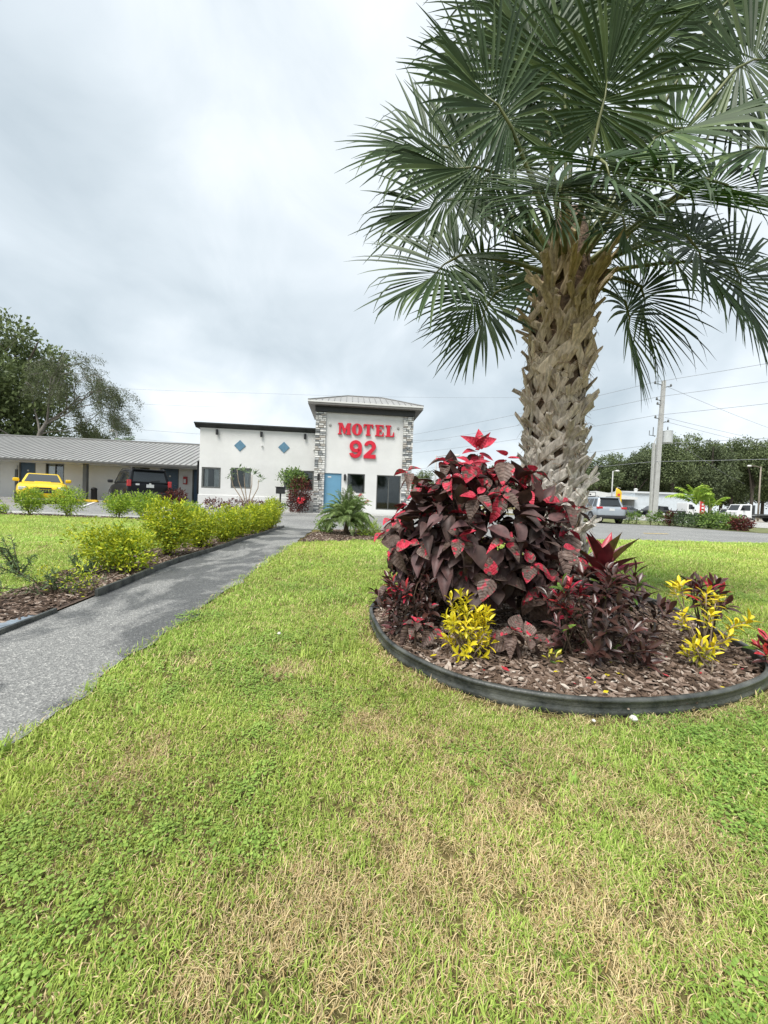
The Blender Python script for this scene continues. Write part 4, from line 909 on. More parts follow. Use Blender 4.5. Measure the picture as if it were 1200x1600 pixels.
# ------------------------------------------------------------------ hedge shrubs and other leafy plants
def foliage_mesh(name, m, blobs, n, leaf, aspect=0.45, shell=0.55, up=0.4, seed=1, sprays=0, clump=7, clump_r=0.045, align=0.0):
    """small folded leaves in sprays through blobs (centre, radii)"""
    r = random.Random(seed); b = MB(); tot = sum(q[1][0]*q[1][1]*q[1][2] for q in blobs)
    def one(p, d, s, out=None):
        x = d.normalized(); z = Vector((r.gauss(0,.5), r.gauss(0,.5), 1))
        if out is not None: z = z*0.6 + out*align*1.6
        y = z.cross(x)
        if y.length < 1e-3: return
        y.normalize(); z = x.cross(y); w = s*aspect/2
        b.add([p, p+x*s*0.5+y*w+z*w*0.3, p+x*s, p+x*s*0.5-y*w+z*w*0.3], [(0,1,2),(0,2,3)])
    for c, rad in blobs:
        c = Vector(c); k = int(n*rad[0]*rad[1]*rad[2]/tot/clump)
        for i in range(k):
            v = Vector((r.gauss(0,1), r.gauss(0,1), r.gauss(0,1))).normalized(); t = shell + (1-shell)*r.random()**0.6
            t *= 1 + 0.12*math.sin(v.x*6+seed) * math.cos(v.z*5+seed*2)
            p = c + Vector((v.x*rad[0], v.y*rad[1], v.z*rad[2]))*t
            for j in range(clump):
                q = p + Vector((r.gauss(0,1), r.gauss(0,1), r.gauss(0,1)))*clump_r
                one(q, v*0.8 + Vector((r.gauss(0,.6), r.gauss(0,.6), r.gauss(up,.5))), leaf*r.uniform(.7,1.25), v if align else None)
        for i in range(sprays):
            v = Vector((r.gauss(0,1), r.gauss(0,1), abs(r.gauss(0.3,.8)))).normalized()
            a = c + Vector((v.x*rad[0], v.y*rad[1], v.z*rad[2]))*0.9; ln = r.uniform(0.08, 0.2)
            for j in range(11): one(a + v*ln*j/11 + Vector((r.gauss(0,.008), r.gauss(0,.008), r.gauss(0,.008))), v*0.5+Vector((r.gauss(0,.7), r.gauss(0,.7), r.gauss(.2,.5))), leaf*0.9)
    return b.mesh(name, m)
def dmat(name, a, b_, isl=0.28, rnd=0.08):
    """foliage whose young tips are a and older leaves b"""
    m = bpy.data.materials.new(name); m.use_nodes = True; nt = m.node_tree; N = nt.nodes; L = nt.links; p = N['Principled BSDF']; p.inputs['Roughness'].default_value = 0.5; p.inputs['Specular IOR Level'].default_value = 0.3
    geo = N.new('ShaderNodeNewGeometry'); r = N.new('ShaderNodeValToRGB'); L.new(geo.outputs['Random Per Island'], r.inputs[0]); e = r.color_ramp.elements; e[0].color = (*b_, 1); e[1].color = (*a, 1)
    nz = N.new('ShaderNodeTexNoise'); nz.inputs['Scale'].default_value = 5; L.new(geo.outputs['Position'], nz.inputs['Vector'])
    mr = N.new('ShaderNodeMapRange'); L.new(nz.outputs['Fac'], mr.inputs[0]); mr.inputs[1].default_value = .3; mr.inputs[2].default_value = .7; mr.inputs[3].default_value = 0.75; mr.inputs[4].default_value = 1.25
    hs = N.new('ShaderNodeHueSaturation'); L.new(r.outputs[0], hs.inputs['Color']); L.new(mr.outputs[0], hs.inputs['Value']); L.new(hs.outputs[0], p.inputs['Base Color'])
    tr = N.new('ShaderNodeBsdfTranslucent'); L.new(hs.outputs[0], tr.inputs[0]); ms = N.new('ShaderNodeMixShader'); ms.inputs[0].default_value = 0.25
    L.new(p.outputs[0], ms.inputs[1]); L.new(tr.outputs[0], ms.inputs[2]); L.new(ms.outputs[0], N['Material Output'].inputs[0]); return m
M_GOLD = dmat('golden_shrub', (0.64,0.65,0.035), (0.15,0.27,0.03)); M_LIME = dmat('lime_shrub', (0.48,0.60,0.06), (0.13,0.25,0.035))
M_GREENSH = dmat('green_shrub', (0.26,0.38,0.09), (0.08,0.15,0.04)); M_GREYSH = dmat('grey_shrub', (0.22,0.30,0.14), (0.08,0.13,0.06)); M_REDSH = dmat('red_shrub', (0.20,0.05,0.04), (0.05,0.025,0.022))
def shrub(name, label, loc, blobs, n, leaf, m, seed, group=None, stems=5, sprays=12, cat='shrub', shell=0.5, aspect=0.45, clump_r=0.04):
    t = tag(empty(name, loc), label, cat, group)
    f = link('foliage', foliage_mesh('foliage', m, blobs, n, leaf, aspect, shell, 0.35, seed, sprays, clump_r=clump_r, align=.55), t); f['kind'] = 'stuff'
    r = random.Random(seed)
    for i in range(stems):
        c, rad = blobs[i % len(blobs)]; b = MB(); e = Vector(c) + Vector((r.uniform(-.5,.5)*rad[0], r.uniform(-.5,.5)*rad[1], 0))
        b.tube([(r.uniform(-.05,.05), r.uniform(-.05,.05), -0.02), e*0.5 + Vector((0,0,0.02)), e], [0.012,0.008,0.004], 5); b.build('stem', M_STEM, t, smooth=True)
    return t
G_H = 'golden shrubs of the hedge along the path'
shrub('hedge_shrub', 'low spreading golden shrub, first of the hedge beside the bare mulch', (-2.75,3.95,0.02), [((-0.08,0,0.22),(0.24,0.20,0.15)),((0.16,0.05,0.20),(0.20,0.18,0.15)),((-0.36,0.05,0.34),(0.20,0.10,0.05)),((0.12,0.1,0.34),(0.18,0.15,0.07)),((-.1,.05,.38),(.12,.1,.08))], 3300, 0.042, M_GOLD, 3, G_H, sprays=16, shell=0.35)
shrub('hedge_shrub', 'tallest rounded lime-yellow shrub of the path hedge', (-2.88,5.15,0.02), [((0,0,0.45),(0.29,0.28,0.29)),((0.03,0,0.26),(0.20,0.20,0.16))], 5600, 0.044, M_GOLD, 4, G_H)
hs_ = [(-2.95,6.15,.28,.60),(-2.88,6.95,.31,.66),(-2.98,7.8,.32,.64),(-2.97,8.65,.33,.70),(-3.02,9.45,.32,.64),(-3.07,10.2,.33,.70),(-3.2,11.0,.36,.86)]
hl = ['narrow golden hedge shrub just behind the tallest rounded one', 'golden hedge shrub standing third in line behind the tallest one', 'golden hedge shrub in the middle of the path hedge', 'golden hedge shrub just past the middle of the path hedge', 'golden hedge shrub third from the parking end of the path hedge', 'golden hedge shrub second from the parking end of the path hedge', 'golden hedge shrub ending the path hedge at the parking lot']
for i, (x, y, rr, h) in enumerate(hs_):
    shrub('hedge_shrub', hl[i], (x, y, gzf(x,y)), [((0,0,h*0.58),(rr*.74,rr*.74,h*0.40)),((0.02,0,h*0.30),(rr*0.5,rr*0.5,h*0.24))], 3300, 0.046, M_GOLD, 10+i, G_H, sprays=8)
# small grey-green conifer-like plants at the start of the border
def needle_plant(label, loc, h, w, seed, gold=False):
    t = tag(empty('podocarpus_plant', loc), label, 'plant'); r = random.Random(seed); b = MB(); g = MB()
    for s in range(7):
        d = Vector((r.gauss(0,.6)*w, r.gauss(0,.5)*w, r.uniform(.5,1)*h)); st = MB(); st.tube([(0,0,0), d*0.5, d], [0.006,0.004,0.002], 5); st.build('stem', M_STEM, t)
        for k in range(46):
            p = d*r.uniform(0.15, 1.05) + rv(r)*0.012; x = (d.normalized()*0.5 + rv(r)*0.9).normalized(); y = x.cross(rv(r)).normalized()*0.005; L_ = r.uniform(.035,.06)
            b.add([p-y, p+y, p+x*L_], [(0,1,2)]); b.add([p+x*L_*.5-y, p+x*L_*.5+y, p+x*L_*1.05], [(0,1,2)])
    o = b.build('foliage', M_GREYSH, t, fix=False); o['kind'] = 'stuff'
    if gold:
        o = link('young_foliage', foliage_mesh('young_foliage', M_GOLD, [((0.20,0.02,0.13),(0.11,0.09,0.06)),((-0.05,0.02,0.14),(0.07,0.06,0.05))], 420, 0.028, seed=seed), t); o['kind'] = 'stuff'
    return t
def rv(r): return Vector((r.gauss(0,1), r.gauss(0,1), r.gauss(0,1))).normalized()
needle_plant('small grey-green needle-leaved plant with yellow shoots in the mulch', (-2.62,3.05,0.03), 0.24, 0.26, 5, True)
needle_plant('grey-green needle-leaved plant on the lawn side of the border', (-3.42,3.62,0.03), 0.36, 0.22, 6)
needle_plant('dark needle-leaved sprig leaning out of the mulch edge', (-2.95,3.75,0.02), 0.22, 0.16, 8)
# row along the parking gutter
gx = [(-12.3,12.25,.22,.30,'tiny green shrub low beside the gutter by the yellow car'),(-11.35,12.3,.40,.86,'leafy lime shrub in front of the yellow car bumper'),(-10.15,12.3,.55,.92,'broad lime shrub hiding a corner of the yellow car'),(-8.45,12.2,.42,.80,'thin lime shrub with bare stems between the two cars'),(-7.55,12.1,.48,.86,'lime shrub with bare stems in front of the black car'),(-13.6,12.3,.42,.85,'lime shrub beyond the yellow car cut by the frame'),(-6.0,11.9,.42,.55,'low lime shrub where the gutter row meets the path hedge')]
for i, (x, y, rr, h, lab) in enumerate(gx):
    s = shrub('gutter_shrub', lab, (x, y, gzf(x,y)), [((0,0,h*0.62),(rr,rr*0.8,h*0.38)),((0.1*rr,0,h*0.35),(rr*0.7,rr*0.6,h*0.25))] if h > .5 else [((0,0,h*.5),(rr,rr,h*.5))], 2600 if h > .5 else 700, 0.062, M_LIME, 30+i, 'shrubs along the parking gutter', stems=7, sprays=8, shell=0.3, clump_r=0.06)

# feathery palm-like plant and its neighbours in the bed in front of the tower
def arching_fronds(t, n, length, m, seed, leaflets=26, w=0.02, base_z=0.05, el=(0.35,1.35), name='frond', lw=0.22, sag=1.1):
    r = random.Random(seed)
    for i in range(n):
        q = i*2.4 + r.uniform(-.3,.3); e = r.uniform(*el); d = Vector((math.cos(q)*math.cos(e), math.sin(q)*math.cos(e), math.sin(e))); L_ = length*r.uniform(.7,1.1); b = MB()
        p = Vector((0,0,base_z)); dd = d.copy(); K = 9; pts = [p.copy()]
        for k in range(K): dd = (dd - Z*0.075*sag*(k/3)).normalized(); p = p + dd*L_/K; pts.append(p.copy())
        b.tube(pts, [w*0.35*(1-0.8*k/K) for k in range(K+1)], 4)
        for k in range(leaflets):
            tt = 0.2 + 0.8*k/leaflets; f = tt*K; i0 = min(K-1, int(f)); pp = pts[i0].lerp(pts[i0+1], f-i0); tg = (pts[i0+1]-pts[i0]).normalized(); sd = tg.cross(Z).normalized()
            for s in (-1, 1):
                x = (sd*s + tg*0.7 - Z*r.uniform(.1,.6)).normalized(); ll = L_*lw*math.sin(math.pi*min(.97, tt*0.8+.12))*r.uniform(.8,1.15); y = x.cross(Z).normalized()*w*0.5
                b.add([pp, pp+x*ll*.5+y, pp+x*ll-Z*ll*.25, pp+x*ll*.5-y], [(0,1,2),(0,2,3)])
        b.build(name, m, t, fix=False)
M_FERN = dmat('fern_frond', (0.36,0.45,0.17), (0.16,0.25,0.09)); M_LIMEPALM = dmat('lime_palm', (0.48,0.60,0.10), (0.22,0.38,0.06))
fp = tag(empty('feathery_palm', (-0.92,9.5,gzf(-.9,9.5)+.02)), 'feathery low palm with arching fine fronds in the bed before the tower', 'plant')
arching_fronds(fp, 80, 0.92, M_FERN, 5, 52, 0.011, 0.30, (0.2,1.5), sag=2.0, lw=.15)
b = MB(); b.tube([(0,0,-.02),(0,0,.15),(0.01,0,.3)], [0.07,0.06,0.04], 10); b.build('trunk', M_STEM, fp, smooth=True)
shrub('tower_bed_shrub', 'leafy dark green shrub left of the feathery palm', (-1.5,9.9,gzf(-1.5,9.9)), [((0,0,.18),(.20,.2,.16))], 500, .07, M_GREENSH, 41, stems=5)
shrub('tower_bed_shrub', 'fine bright green grass-like clump right of the feathery palm', (-0.35,9.3,gzf(-.3,9.3)), [((0,0,.16),(.24,.2,.15))], 900, .09, M_LIME, 42, stems=3, aspect=.12)
shrub('flower_shrub', 'green shrub with white and pink flowers rising behind the feathery palm', (-0.75,10.1,gzf(-.7,10.1)), [((0,0,.75),(.22,.2,.25)),((0,0,.4),(.2,.2,.3))], 700, .06, M_GREENSH, 43, stems=5)
for i, (dx, dz, c) in enumerate(((-.05,1.02,'w'),(0.12,.95,'p'),(-.55,.62,'o'),(.3,.8,'p'))):
    o = link('flower', foliage_mesh('flower', mat('petal_'+c, {'w':(.8,.78,.74),'p':(.75,.2,.22),'o':(.75,.3,.05)}[c], .6, .1), [((0,0,0),(.035,.035,.03))], 40, .04, .7, .3, .3, 50+i, clump_r=.012)); o.location = (-0.75+dx, 9.95, dz+.05)
    tag(o, {'w':'white flower head above the feathery palm','p':'pink flower head above the feathery palm beside the window' if i == 1 else 'pink flower head at the outer side of the feathery palm','o':'orange flower head low beside the blue tower door'}[c], 'flower')
shrub('red_shrub', 'dark red leafy shrub with a bright bloom against the stone column', (-4.15,18.75,gzf(-4.15,18.75)), [((0,0,1.0),(.55,.45,.75)),((0,0,.5),(.5,.4,.5))], 2600, .10, M_REDSH, 44, stems=6, clump_r=.08)
o = link('flower', foliage_mesh('flower', mat('petal_r', (.7,.06,.08), .6, .1), [((0,0,0),(.12,.08,.1))], 90, .1, .7, .3, .3, 61, clump_r=.03)); o.location = (-4.0,18.25,.8); tag(o, 'bright red bloom on the dark red shrub', 'flower')
shrub('green_shrub', 'green bush in front of the widest office window', (-4.6,19.0,gzf(-4.5,19)), [((0,0,1.75),(.7,.4,.38)),((.2,0,1.3),(.4,.3,.4))], 1500, .11, M_GREENSH, 45, stems=5, clump_r=.09)
shrub('croton_shrub', 'red and green croton shrub at the corner of the office wall', (-10.2,18.6,gzf(-10,18.6)), [((0.1,0,.45),(.50,.4,.38)),((-.5,0,.5),(.35,.3,.3))], 1300, .11, M_REDSH, 46, stems=5, clump_r=.08)
shrub('croton_shrub', 'green leafy clump beside the red croton at the office corner', (-10.75,18.6,gzf(-10,18.6)), [((-0.1,0,.5),(.35,.3,.33))], 700, .12, M_GREENSH, 47, stems=4, clump_r=.08)
for i in range(4):
    shrub('low_shrub', ['dark low shrub under the second office window','dark low shrub midway along the office wall','dark low shrub by the black box on the post','small green shrub left of the red shrub'][i], (-8.2+i*1.0,18.6,gzf(-8,18.6)), [((0,0,.22),(.5,.3,.22))], 500, .09, M_REDSH if i < 3 else M_GREENSH, 60+i, stems=3, clump_r=.07)
# bare-stemmed plumeria by the office wall
pl_ = tag(empty('plumeria_plant', (-5.9,16.6,gzf(-5.9,16.6))), 'bare branching plumeria with small leaf tufts before the office wall', 'plant')
for i, (x, h) in enumerate(((-.5,1.9),(-.2,1.75),(.15,1.7),(.45,1.5),(-.75,1.6))):
    b = MB(); b.tube([(0,0,-.03),(x*.35,0,h*.4),(x*.9,0.05,h*.75),(x,0,h)], [.028,.022,.018,.012], 6); b.build('branch', M_STEM_PALE, pl_, smooth=True)
    o = link('foliage', foliage_mesh('foliage', M_GREYSH, [((x,0,h+.05),(.16,.15,.10))], 24, .20, .3, .3, .4, 70+i), pl_); o['kind'] = 'stuff'

# ------------------------------------------------------------------ the motel
MO = (-3.56, 19.6, 0.0); MA = R(5.5)
motel = tag(empty('motel_building', MO, MA), 'white stucco motel with stone-cornered sign tower and long grey-roofed wing of rooms', 'building')
M_STUCCO = mat('white_stucco', (0.68,0.68,0.665), 0.85, 0.07, 0.9, bump=0.45, bscale=45)
M_STUCCO_G = mat('grey_stucco', (0.74,0.74,0.72), 0.85, 0.06, 1.2, bump=0.25, bscale=45)
M_DARK = mat('dark_trim', (0.022,0.025,0.024), 0.5, 0.25, 5); M_FRAME = mat('charcoal_frame', (0.105,0.11,0.105), 0.45, 0.2, 8)
M_ROOFM = mat('metal_roof', (0.34,0.335,0.32), 0.42, 0.10, 1.5, metal=0.25, coords='Object'); M_ROOFD = mat('metal_roof_edge', (0.20,0.20,0.195), 0.5, 0.1, 3)
M_WHITET = mat('white_trim', (0.66,0.66,0.64), 0.5, 0.06, 4); M_BLUE = mat('blue_door', (0.13,0.30,0.44), 0.42, 0.05, 3); M_BLUED = mat('dark_blue_door', (0.055,0.10,0.155), 0.45, 0.12, 3)
M_GLASS = glass_mat(tint=(0.86,0.89,0.90)); M_ROOM = mat('room_dark', (0.05,0.052,0.055), 0.9, 0.2, 2); M_CURT = mat('curtain', (0.78,0.77,0.74), 0.9, 0.12, 5)
M_SILV = mat('silver_metal', (0.6,0.6,0.6), 0.3, 0.05, 5, metal=0.9); M_BLACK = mat('black_metal', (0.015,0.015,0.016), 0.45, 0.2, 6)
def wall(name, u0, u1, z0, z1, v, th, holes, m, parent=motel):
    """wall facing -v with rectangular openings (a,b,c,d)=(u0,u1,z0,z1) and reveals of depth th"""
    us = sorted({u0, u1} | {h[0] for h in holes} | {h[1] for h in holes}); zs_ = sorted({z0, z1} | {h[2] for h in holes} | {h[3] for h in holes}); b = MB()
    for i in range(len(us)-1):
        for j in range(len(zs_)-1):
            cu, cz = (us[i]+us[i+1])/2, (zs_[j]+zs_[j+1])/2
            if any(h[0] < cu < h[1] and h[2] < cz < h[3] for h in holes): continue
            for vv in (v, v+th): b.add([(us[i],vv,zs_[j]),(us[i+1],vv,zs_[j]),(us[i+1],vv,zs_[j+1]),(us[i],vv,zs_[j+1])], [(0,1,2,3) if vv == v else (3,2,1,0)])
    for a, c, d, e in holes + [(u0,u1,z0,z1)]:
        b.add([(a,v,d),(c,v,d),(c,v,e),(a,v,e),(a,v+th,d),(c,v+th,d),(c,v+th,e),(a,v+th,e)], [(0,4,5,1),(1,5,6,2),(2,6,7,3),(3,7,4,0)])
    return b.build(name, m, parent, fix=False)
def window(u0, u1, z0, z1, v, fw=0.07, curtain=None, mull=(), parent=motel, label=None):
    b = MB(); f = fw
    b.box(u0-.02,u1+.02,v-.035,v+.05,z0-.02,z0+f); b.box(u0-.02,u1+.02,v-.035,v+.05,z1-f,z1+.02); b.box(u0-.02,u0+f,v-.033,v+.05,z0+f,z1-f); b.box(u1-f,u1+.02,v-.033,v+.05,z0+f,z1-f)
    for mu in mull: b.box(mu-.02,mu+.02,v-.01,v+.05,z0+f,z1-f)
    w = b.build('window', M_FRAME, parent, bevel=0.006)
    g = MB(); g.box(u0+f-.005,u1-f+.005,v+.03,v+.038,z0+f-.005,z1-f+.005); g.build('pane', M_GLASS, w)
    r = MB(); y1 = v+1.6; r.add([(u0-.3,v+.16,z0-.3),(u1+.3,v+.16,z0-.3),(u1+.3,y1,z0-.3),(u0-.3,y1,z0-.3),(u0-.3,v+.16,z1+.3),(u1+.3,v+.16,z1+.3),(u1+.3,y1,z1+.3),(u0-.3,y1,z1+.3)], [(0,1,2,3),(7,6,5,4),(3,2,6,7),(0,3,7,4),(2,1,5,6)])
    r.build('room', M_ROOM, w, fix=False)
    for (c0, c1) in (curtain or ()):
        c = MB(); n = int((c1-c0)/0.03)+2; vs = []
        for i in range(n): x = c0+(c1-c0)*i/(n-1); y = v+.12+.02*math.sin(i*1.5); vs += [(x,y,z0+.02),(x,y,z1-.02)]
        c.add(vs, [(2*i,2*i+2,2*i+3,2*i+1) for i in range(n-1)]); c.build('curtain', M_CURT, w, smooth=True, fix=False)
    return w
# tower
TW = [(1.63,2.53,1.26,2.26),(3.14,4.40,0.46,2.25),(0.40,1.33,0.26,2.24)]
wall('tower_wall', 0.02, 4.88, 0.0, 5.32, 0.0, 0.14, TW, M_STUCCO)
b = MB(); b.box(0.02,0.16,0.14,3.0,0,5.32); b.box(4.74,4.88,0.14,3.0,0,5.32); b.box(0.16,4.74,2.86,3.0,0,5.32); b.build('tower_side_wall', M_STUCCO, motel)
window(1.63,2.53,1.26,2.26,0.06,0.05); window(3.14,4.40,0.46,2.25,0.06,0.05, mull=(3.77,))
d = MB(); d.box(0.44,1.29,0.05,0.095,0.28,2.20); door = d.build('door', M_BLUE, motel, bevel=0.004)
d = MB(); d.box(0.40,0.45,0.03,0.12,0.26,2.24); d.box(1.28,1.33,0.03,0.12,0.26,2.24); d.box(0.45,1.28,0.03,0.12,2.195,2.24); d.build('door_frame', mat('blue_frame', (0.10,0.23,0.34), .45, .05), door)
d = MB(); d.tube([(1.20,0.04,1.22),(1.20,-0.01,1.22),(1.11,-0.012,1.22)], [.018,.014,.012], 8); d.build('handle', M_SILV, door)
d = MB(); d.box(0.62,0.80,0.042,0.05,2.02,2.08); d.build('room_plate', M_WHITET, door)
M_STONES = mat('veneer_stone', (0.30,0.30,0.30), 0.85, 0.2, 9, bump=0.5, bscale=30)
def stone_mat():
    m = bpy.data.materials.new('ledge_stone'); m.use_nodes = True; nt = m.node_tree; N = nt.nodes; L = nt.links; p = N['Principled BSDF']; p.inputs['Roughness'].default_value = 0.85
    oi = N.new('ShaderNodeObjectInfo'); r = N.new('ShaderNodeValToRGB'); L.new(oi.outputs['Random'], r.inputs[0]); e = r.color_ramp.elements; r.color_ramp.interpolation = 'CONSTANT'
    e[0].color = (0.66,0.66,0.63,1); e[1].position = 0.86; e[1].color = (0.42,0.39,0.35,1)
    for q, c in ((0.25,(0.48,0.49,0.49,1)),(0.42,(0.27,0.285,0.29,1)),(0.57,(0.76,0.75,0.72,1)),(0.77,(0.19,0.20,0.205,1))): k = e.new(q); k.color = c
    tc = N.new('ShaderNodeTexCoord'); nz = N.new('ShaderNodeTexNoise'); nz.inputs['Scale'].default_value = 14; nz.inputs['Detail'].default_value = 5; L.new(tc.outputs['Object'], nz.inputs['Vector'])
    mr = N.new('ShaderNodeMapRange'); L.new(nz.outputs['Fac'], mr.inputs[0]); mr.inputs[3].default_value = .6; mr.inputs[4].default_value = 1.35; hs = N.new('ShaderNodeHueSaturation'); L.new(r.outputs[0], hs.inputs['Color']); L.new(mr.outputs[0], hs.inputs['Value']); L.new(hs.outputs[0], p.inputs['Base Color'])
    bp = N.new('ShaderNodeBump'); bp.inputs['Strength'].default_value = .6; bp.inputs['Distance'].default_value = .01; L.new(nz.outputs['Fac'], bp.inputs['Height']); L.new(bp.outputs[0], p.inputs['Normal']); return m
M_LEDGE = stone_mat()
def stone_mesh(i):
    r = random.Random(i); b = MB(); c = [(x*r.uniform(.93,1), y, z*r.uniform(.9,1)) for x, y, z in ((-.5,0,-.5),(.5,0,-.5),(.5,0,.5),(-.5,0,.5))]
    b.add([(x,.5,z) for x,_,z in c]+[(x*.94,-.5+r.uniform(-.15,.15),z*.85) for x,_,z in c], [(3,2,1,0),(4,5,6,7),(0,1,5,4),(1,2,6,5),(2,3,7,6),(3,0,4,7)]); me = b.mesh('stone', M_LEDGE); return me
STONES = [stone_mesh(i) for i in range(6)]
def stone_column(u0, u1, label):
    b = MB(); b.box(u0+.01,u1-.01,-0.05,-0.002,0.02,5.30); b.box(u0-.03 if u0 < 1 else u1-.05, u0+.05 if u0 < 1 else u1+.03, -.002, .40, .02, 5.30)
    c = b.build('stone_column', mat('stone_joint', (0.16,0.16,0.155), .95, .2), motel); r = random.Random(int(u0*10)+5); z = 0.03
    while z < 5.24:
        h = r.uniform(.075,.125); h = min(h, 5.30-z); u = u0-.05 if u0 < 1 else u0; end = u1 if u0 < 1 else u1+.05
        while u < end-.02:
            w = r.uniform(.12,.30); w = min(w, end-u)
            if end-u-w < .07: w = end-u
            M = Matrix.Translation((u+w/2, -0.072+r.uniform(-.014,.012), z+h/2)) @ Matrix.Diagonal((w-.008, .055, h-.008, 1)); part('stone', r.choice(STONES), c, M); u += w
        z += h
stone_column(-0.02, 0.46, 'left'); stone_column(4.42, 4.90, 'right')
b = MB(); b.box(-.10,5.0,-.13,3.1,5.322,5.60); b.build('frieze', M_DARK, motel)
def hip(u0,u1,v0,v1,z0,r0,r1,vr,zr,m,name):
    b = MB(); b.add([(u0,v0,z0),(u1,v0,z0),(u1,v1,z0),(u0,v1,z0),(r0,vr,zr),(r1,vr,zr)], [(0,1,5,4),(2,3,4,5),(1,2,5),(3,0,4),(3,2,1,0)]); o = b.build(name, m, motel)
    s = MB()
    for k in range(int((u1-u0)/.30)+1):                      # standing seams up the front and back slopes
        u = u0+.08+k*.30
        if u > u1-.05: break
        t = 1.0 if r0 <= u <= r1 else (u-u0)/(r0-u0) if u < r0 else (u1-u)/(u1-r1)
        for va in (v0, v1):
            A = Vector((u,va,z0+.012)); B_ = Vector((u,va+(vr-va)*t,z0+(zr-z0)*t+.012)); s.strip([A,B_],[.03,.03],.03,Vector((1,0,0)))
    for a, c in (((u0,v0,z0),(r0,vr,zr)),((u1,v0,z0),(r1,vr,zr)),((u0,v1,z0),(r0,vr,zr)),((u1,v1,z0),(r1,vr,zr)),((r0,vr,zr),(r1,vr,zr))): s.tube([Vector(a)+Vector((0,0,.02)),Vector(c)+Vector((0,0,.02))],.035,6)
    q = s.build('roof_seams', M_ROOFD, o); q['kind'] = 'stuff'; return o
hip(-.43,5.35,-.45,3.45,5.79,1.5,3.4,1.5,6.60,M_ROOFM,'tower_roof')
b = MB(); b.box(-.45,5.37,-.47,3.47,5.70,5.785); b.build('fascia', M_WHITET, motel, bevel=.01)
b = MB(); b.box(-.43,5.35,-.45,3.45,5.603,5.697); b.build('soffit', mat('soffit_shaded_beige', (0.16,0.155,0.145), .7, .06), motel)  # beige soffit with the shade under the eave put into its colour
# sign lettering
M_RED = mat('sign_red', (0.62,0.012,0.035), 0.4, 0.06, 3); M_REDE = mat('sign_red_edge', (0.30,0.012,0.02), .5, .1, 3)
def letter(polys, u, z, w, h, name='letter', depth=.07):
    b = MB()
    for poly in polys: b.prism([(u+x*w, z+y*h) for x, y in poly], -.02-depth, -.003)
    o = b.build(name, M_RED, motel); o['label'] = 'red raised sign letter'
    o.data.materials.append(M_REDE)
    for p in o.data.polygons:
        if abs(p.normal.y) < .5: p.material_index = 1
    return o
MT = [[(0,0),(.30,0),(.30,.10),(.22,.10),(.22,.72),(.45,.05),(.53,.05),(.70,.62),(.70,.10),(.62,.10),(.62,0),(1,0),(1,.10),(.94,.10),(.94,.90),(1,.90),(1,1),(.70,1),(.52,.50),(.33,1),(0,1),(0,.90),(.08,.90),(.08,.10),(0,.10)]]
TT = [[(.25,0),(.75,0),(.75,.10),(.66,.10),(.66,.90),(.82,.90),(.92,.66),(1,.66),(1,1),(0,1),(0,.66),(.08,.66),(.18,.90),(.34,.90),(.34,.10),(.25,.10)]]
ET = [[(0,0),(1,0),(1,.36),(.92,.36),(.80,.10),(.48,.10),(.48,.46),(.62,.46),(.66,.36),(.73,.36),(.73,.66),(.66,.66),(.62,.56),(.48,.56),(.48,.90),(.78,.90),(.90,.68),(.97,.68),(.97,1),(0,1),(0,.90),(.12,.90),(.12,.10),(0,.10)]]
LT = [[(0,0),(1,0),(1,.42),(.92,.42),(.80,.10),(.52,.10),(.52,.90),(.64,.90),(.64,1),(0,1),(0,.90),(.14,.90),(.14,.10),(0,.10)]]
def o_poly(n=28):
    L_ = [(.5-.5*math.cos(math.pi*i/n)*1, 0) for i in range(0)]
    out = []
    for s in (1, -1):          # two halves so that each is a simple polygon round the narrow counter
        outer = [(.5+s*.5*math.sin(math.pi*i/n), .5+.5*math.cos(math.pi*i/n)) for i in range(n+1)]
        inner = [(.5+s*.13*math.sin(math.pi*i/n), .5+.40*math.cos(math.pi*i/n)) for i in range(n+1)]
        out.append(outer + inner[::-1])
    return out
letter(MT, 1.07, 4.23, .66, .58); letter(o_poly(), 1.77, 4.22, .54, .60); letter(TT, 2.36, 4.23, .50, .58); letter(ET, 2.97, 4.23, .44, .58); letter(LT, 3.50, 4.23, .45, .58)
def arc(cx, cy, rx, ry, a0, a1, n=18): return [(cx+rx*math.cos(R(a0+(a1-a0)*i/n)), cy+ry*math.sin(R(a0+(a1-a0)*i/n))) for i in range(n+1)]
nine = [arc(.5,.66,.48,.34,0,180)+arc(.5,.66,.20,.15,180,0), arc(.5,.66,.48,.34,180,318)+arc(.5,.66,.20,.15,318,180),
        [(.70,.66),(.98,.66)]+arc(.47,.42,.51,.42,15,-155,22)[0:]+[(.06,.27),(.30,.30)]+arc(.47,.42,.22,.22,-150,20,14)]
two = [arc(.5,.68,.46,.32,170,-30,24)+[(.55,.22),(.96,.22),(.96,0),(.02,0),(.02,.16),(.62,.58)]+arc(.48,.68,.17,.125,-25,172,16)]
letter(nine, 1.67, 3.06, .66, .91, 'digit'); letter(two, 2.40, 3.07, .66, .91, 'digit')
for u, z in ((0.66,4.68),(4.15,4.70)):
    b = MB(); b.lathe([(.07,-.003),(.07,-.02),(.045,-.05)], 14, 'Y', (u,0,z)); b.build('spot_cap', mat('grey_cap', (.35,.35,.34), .6, .1), motel)
for u, z, v in ((1.50,2.03,0),(0.18,2.0,-.10)):
    b = MB(); b.box(u-.055,u+.055,v-.11,v-.01,z-.14,z+.14); b.lathe([(.07,z+.14),(.03,z+.19)], 10, 'Z', (u,v-.06,0)); b.build('wall_lamp', M_BLACK, motel)
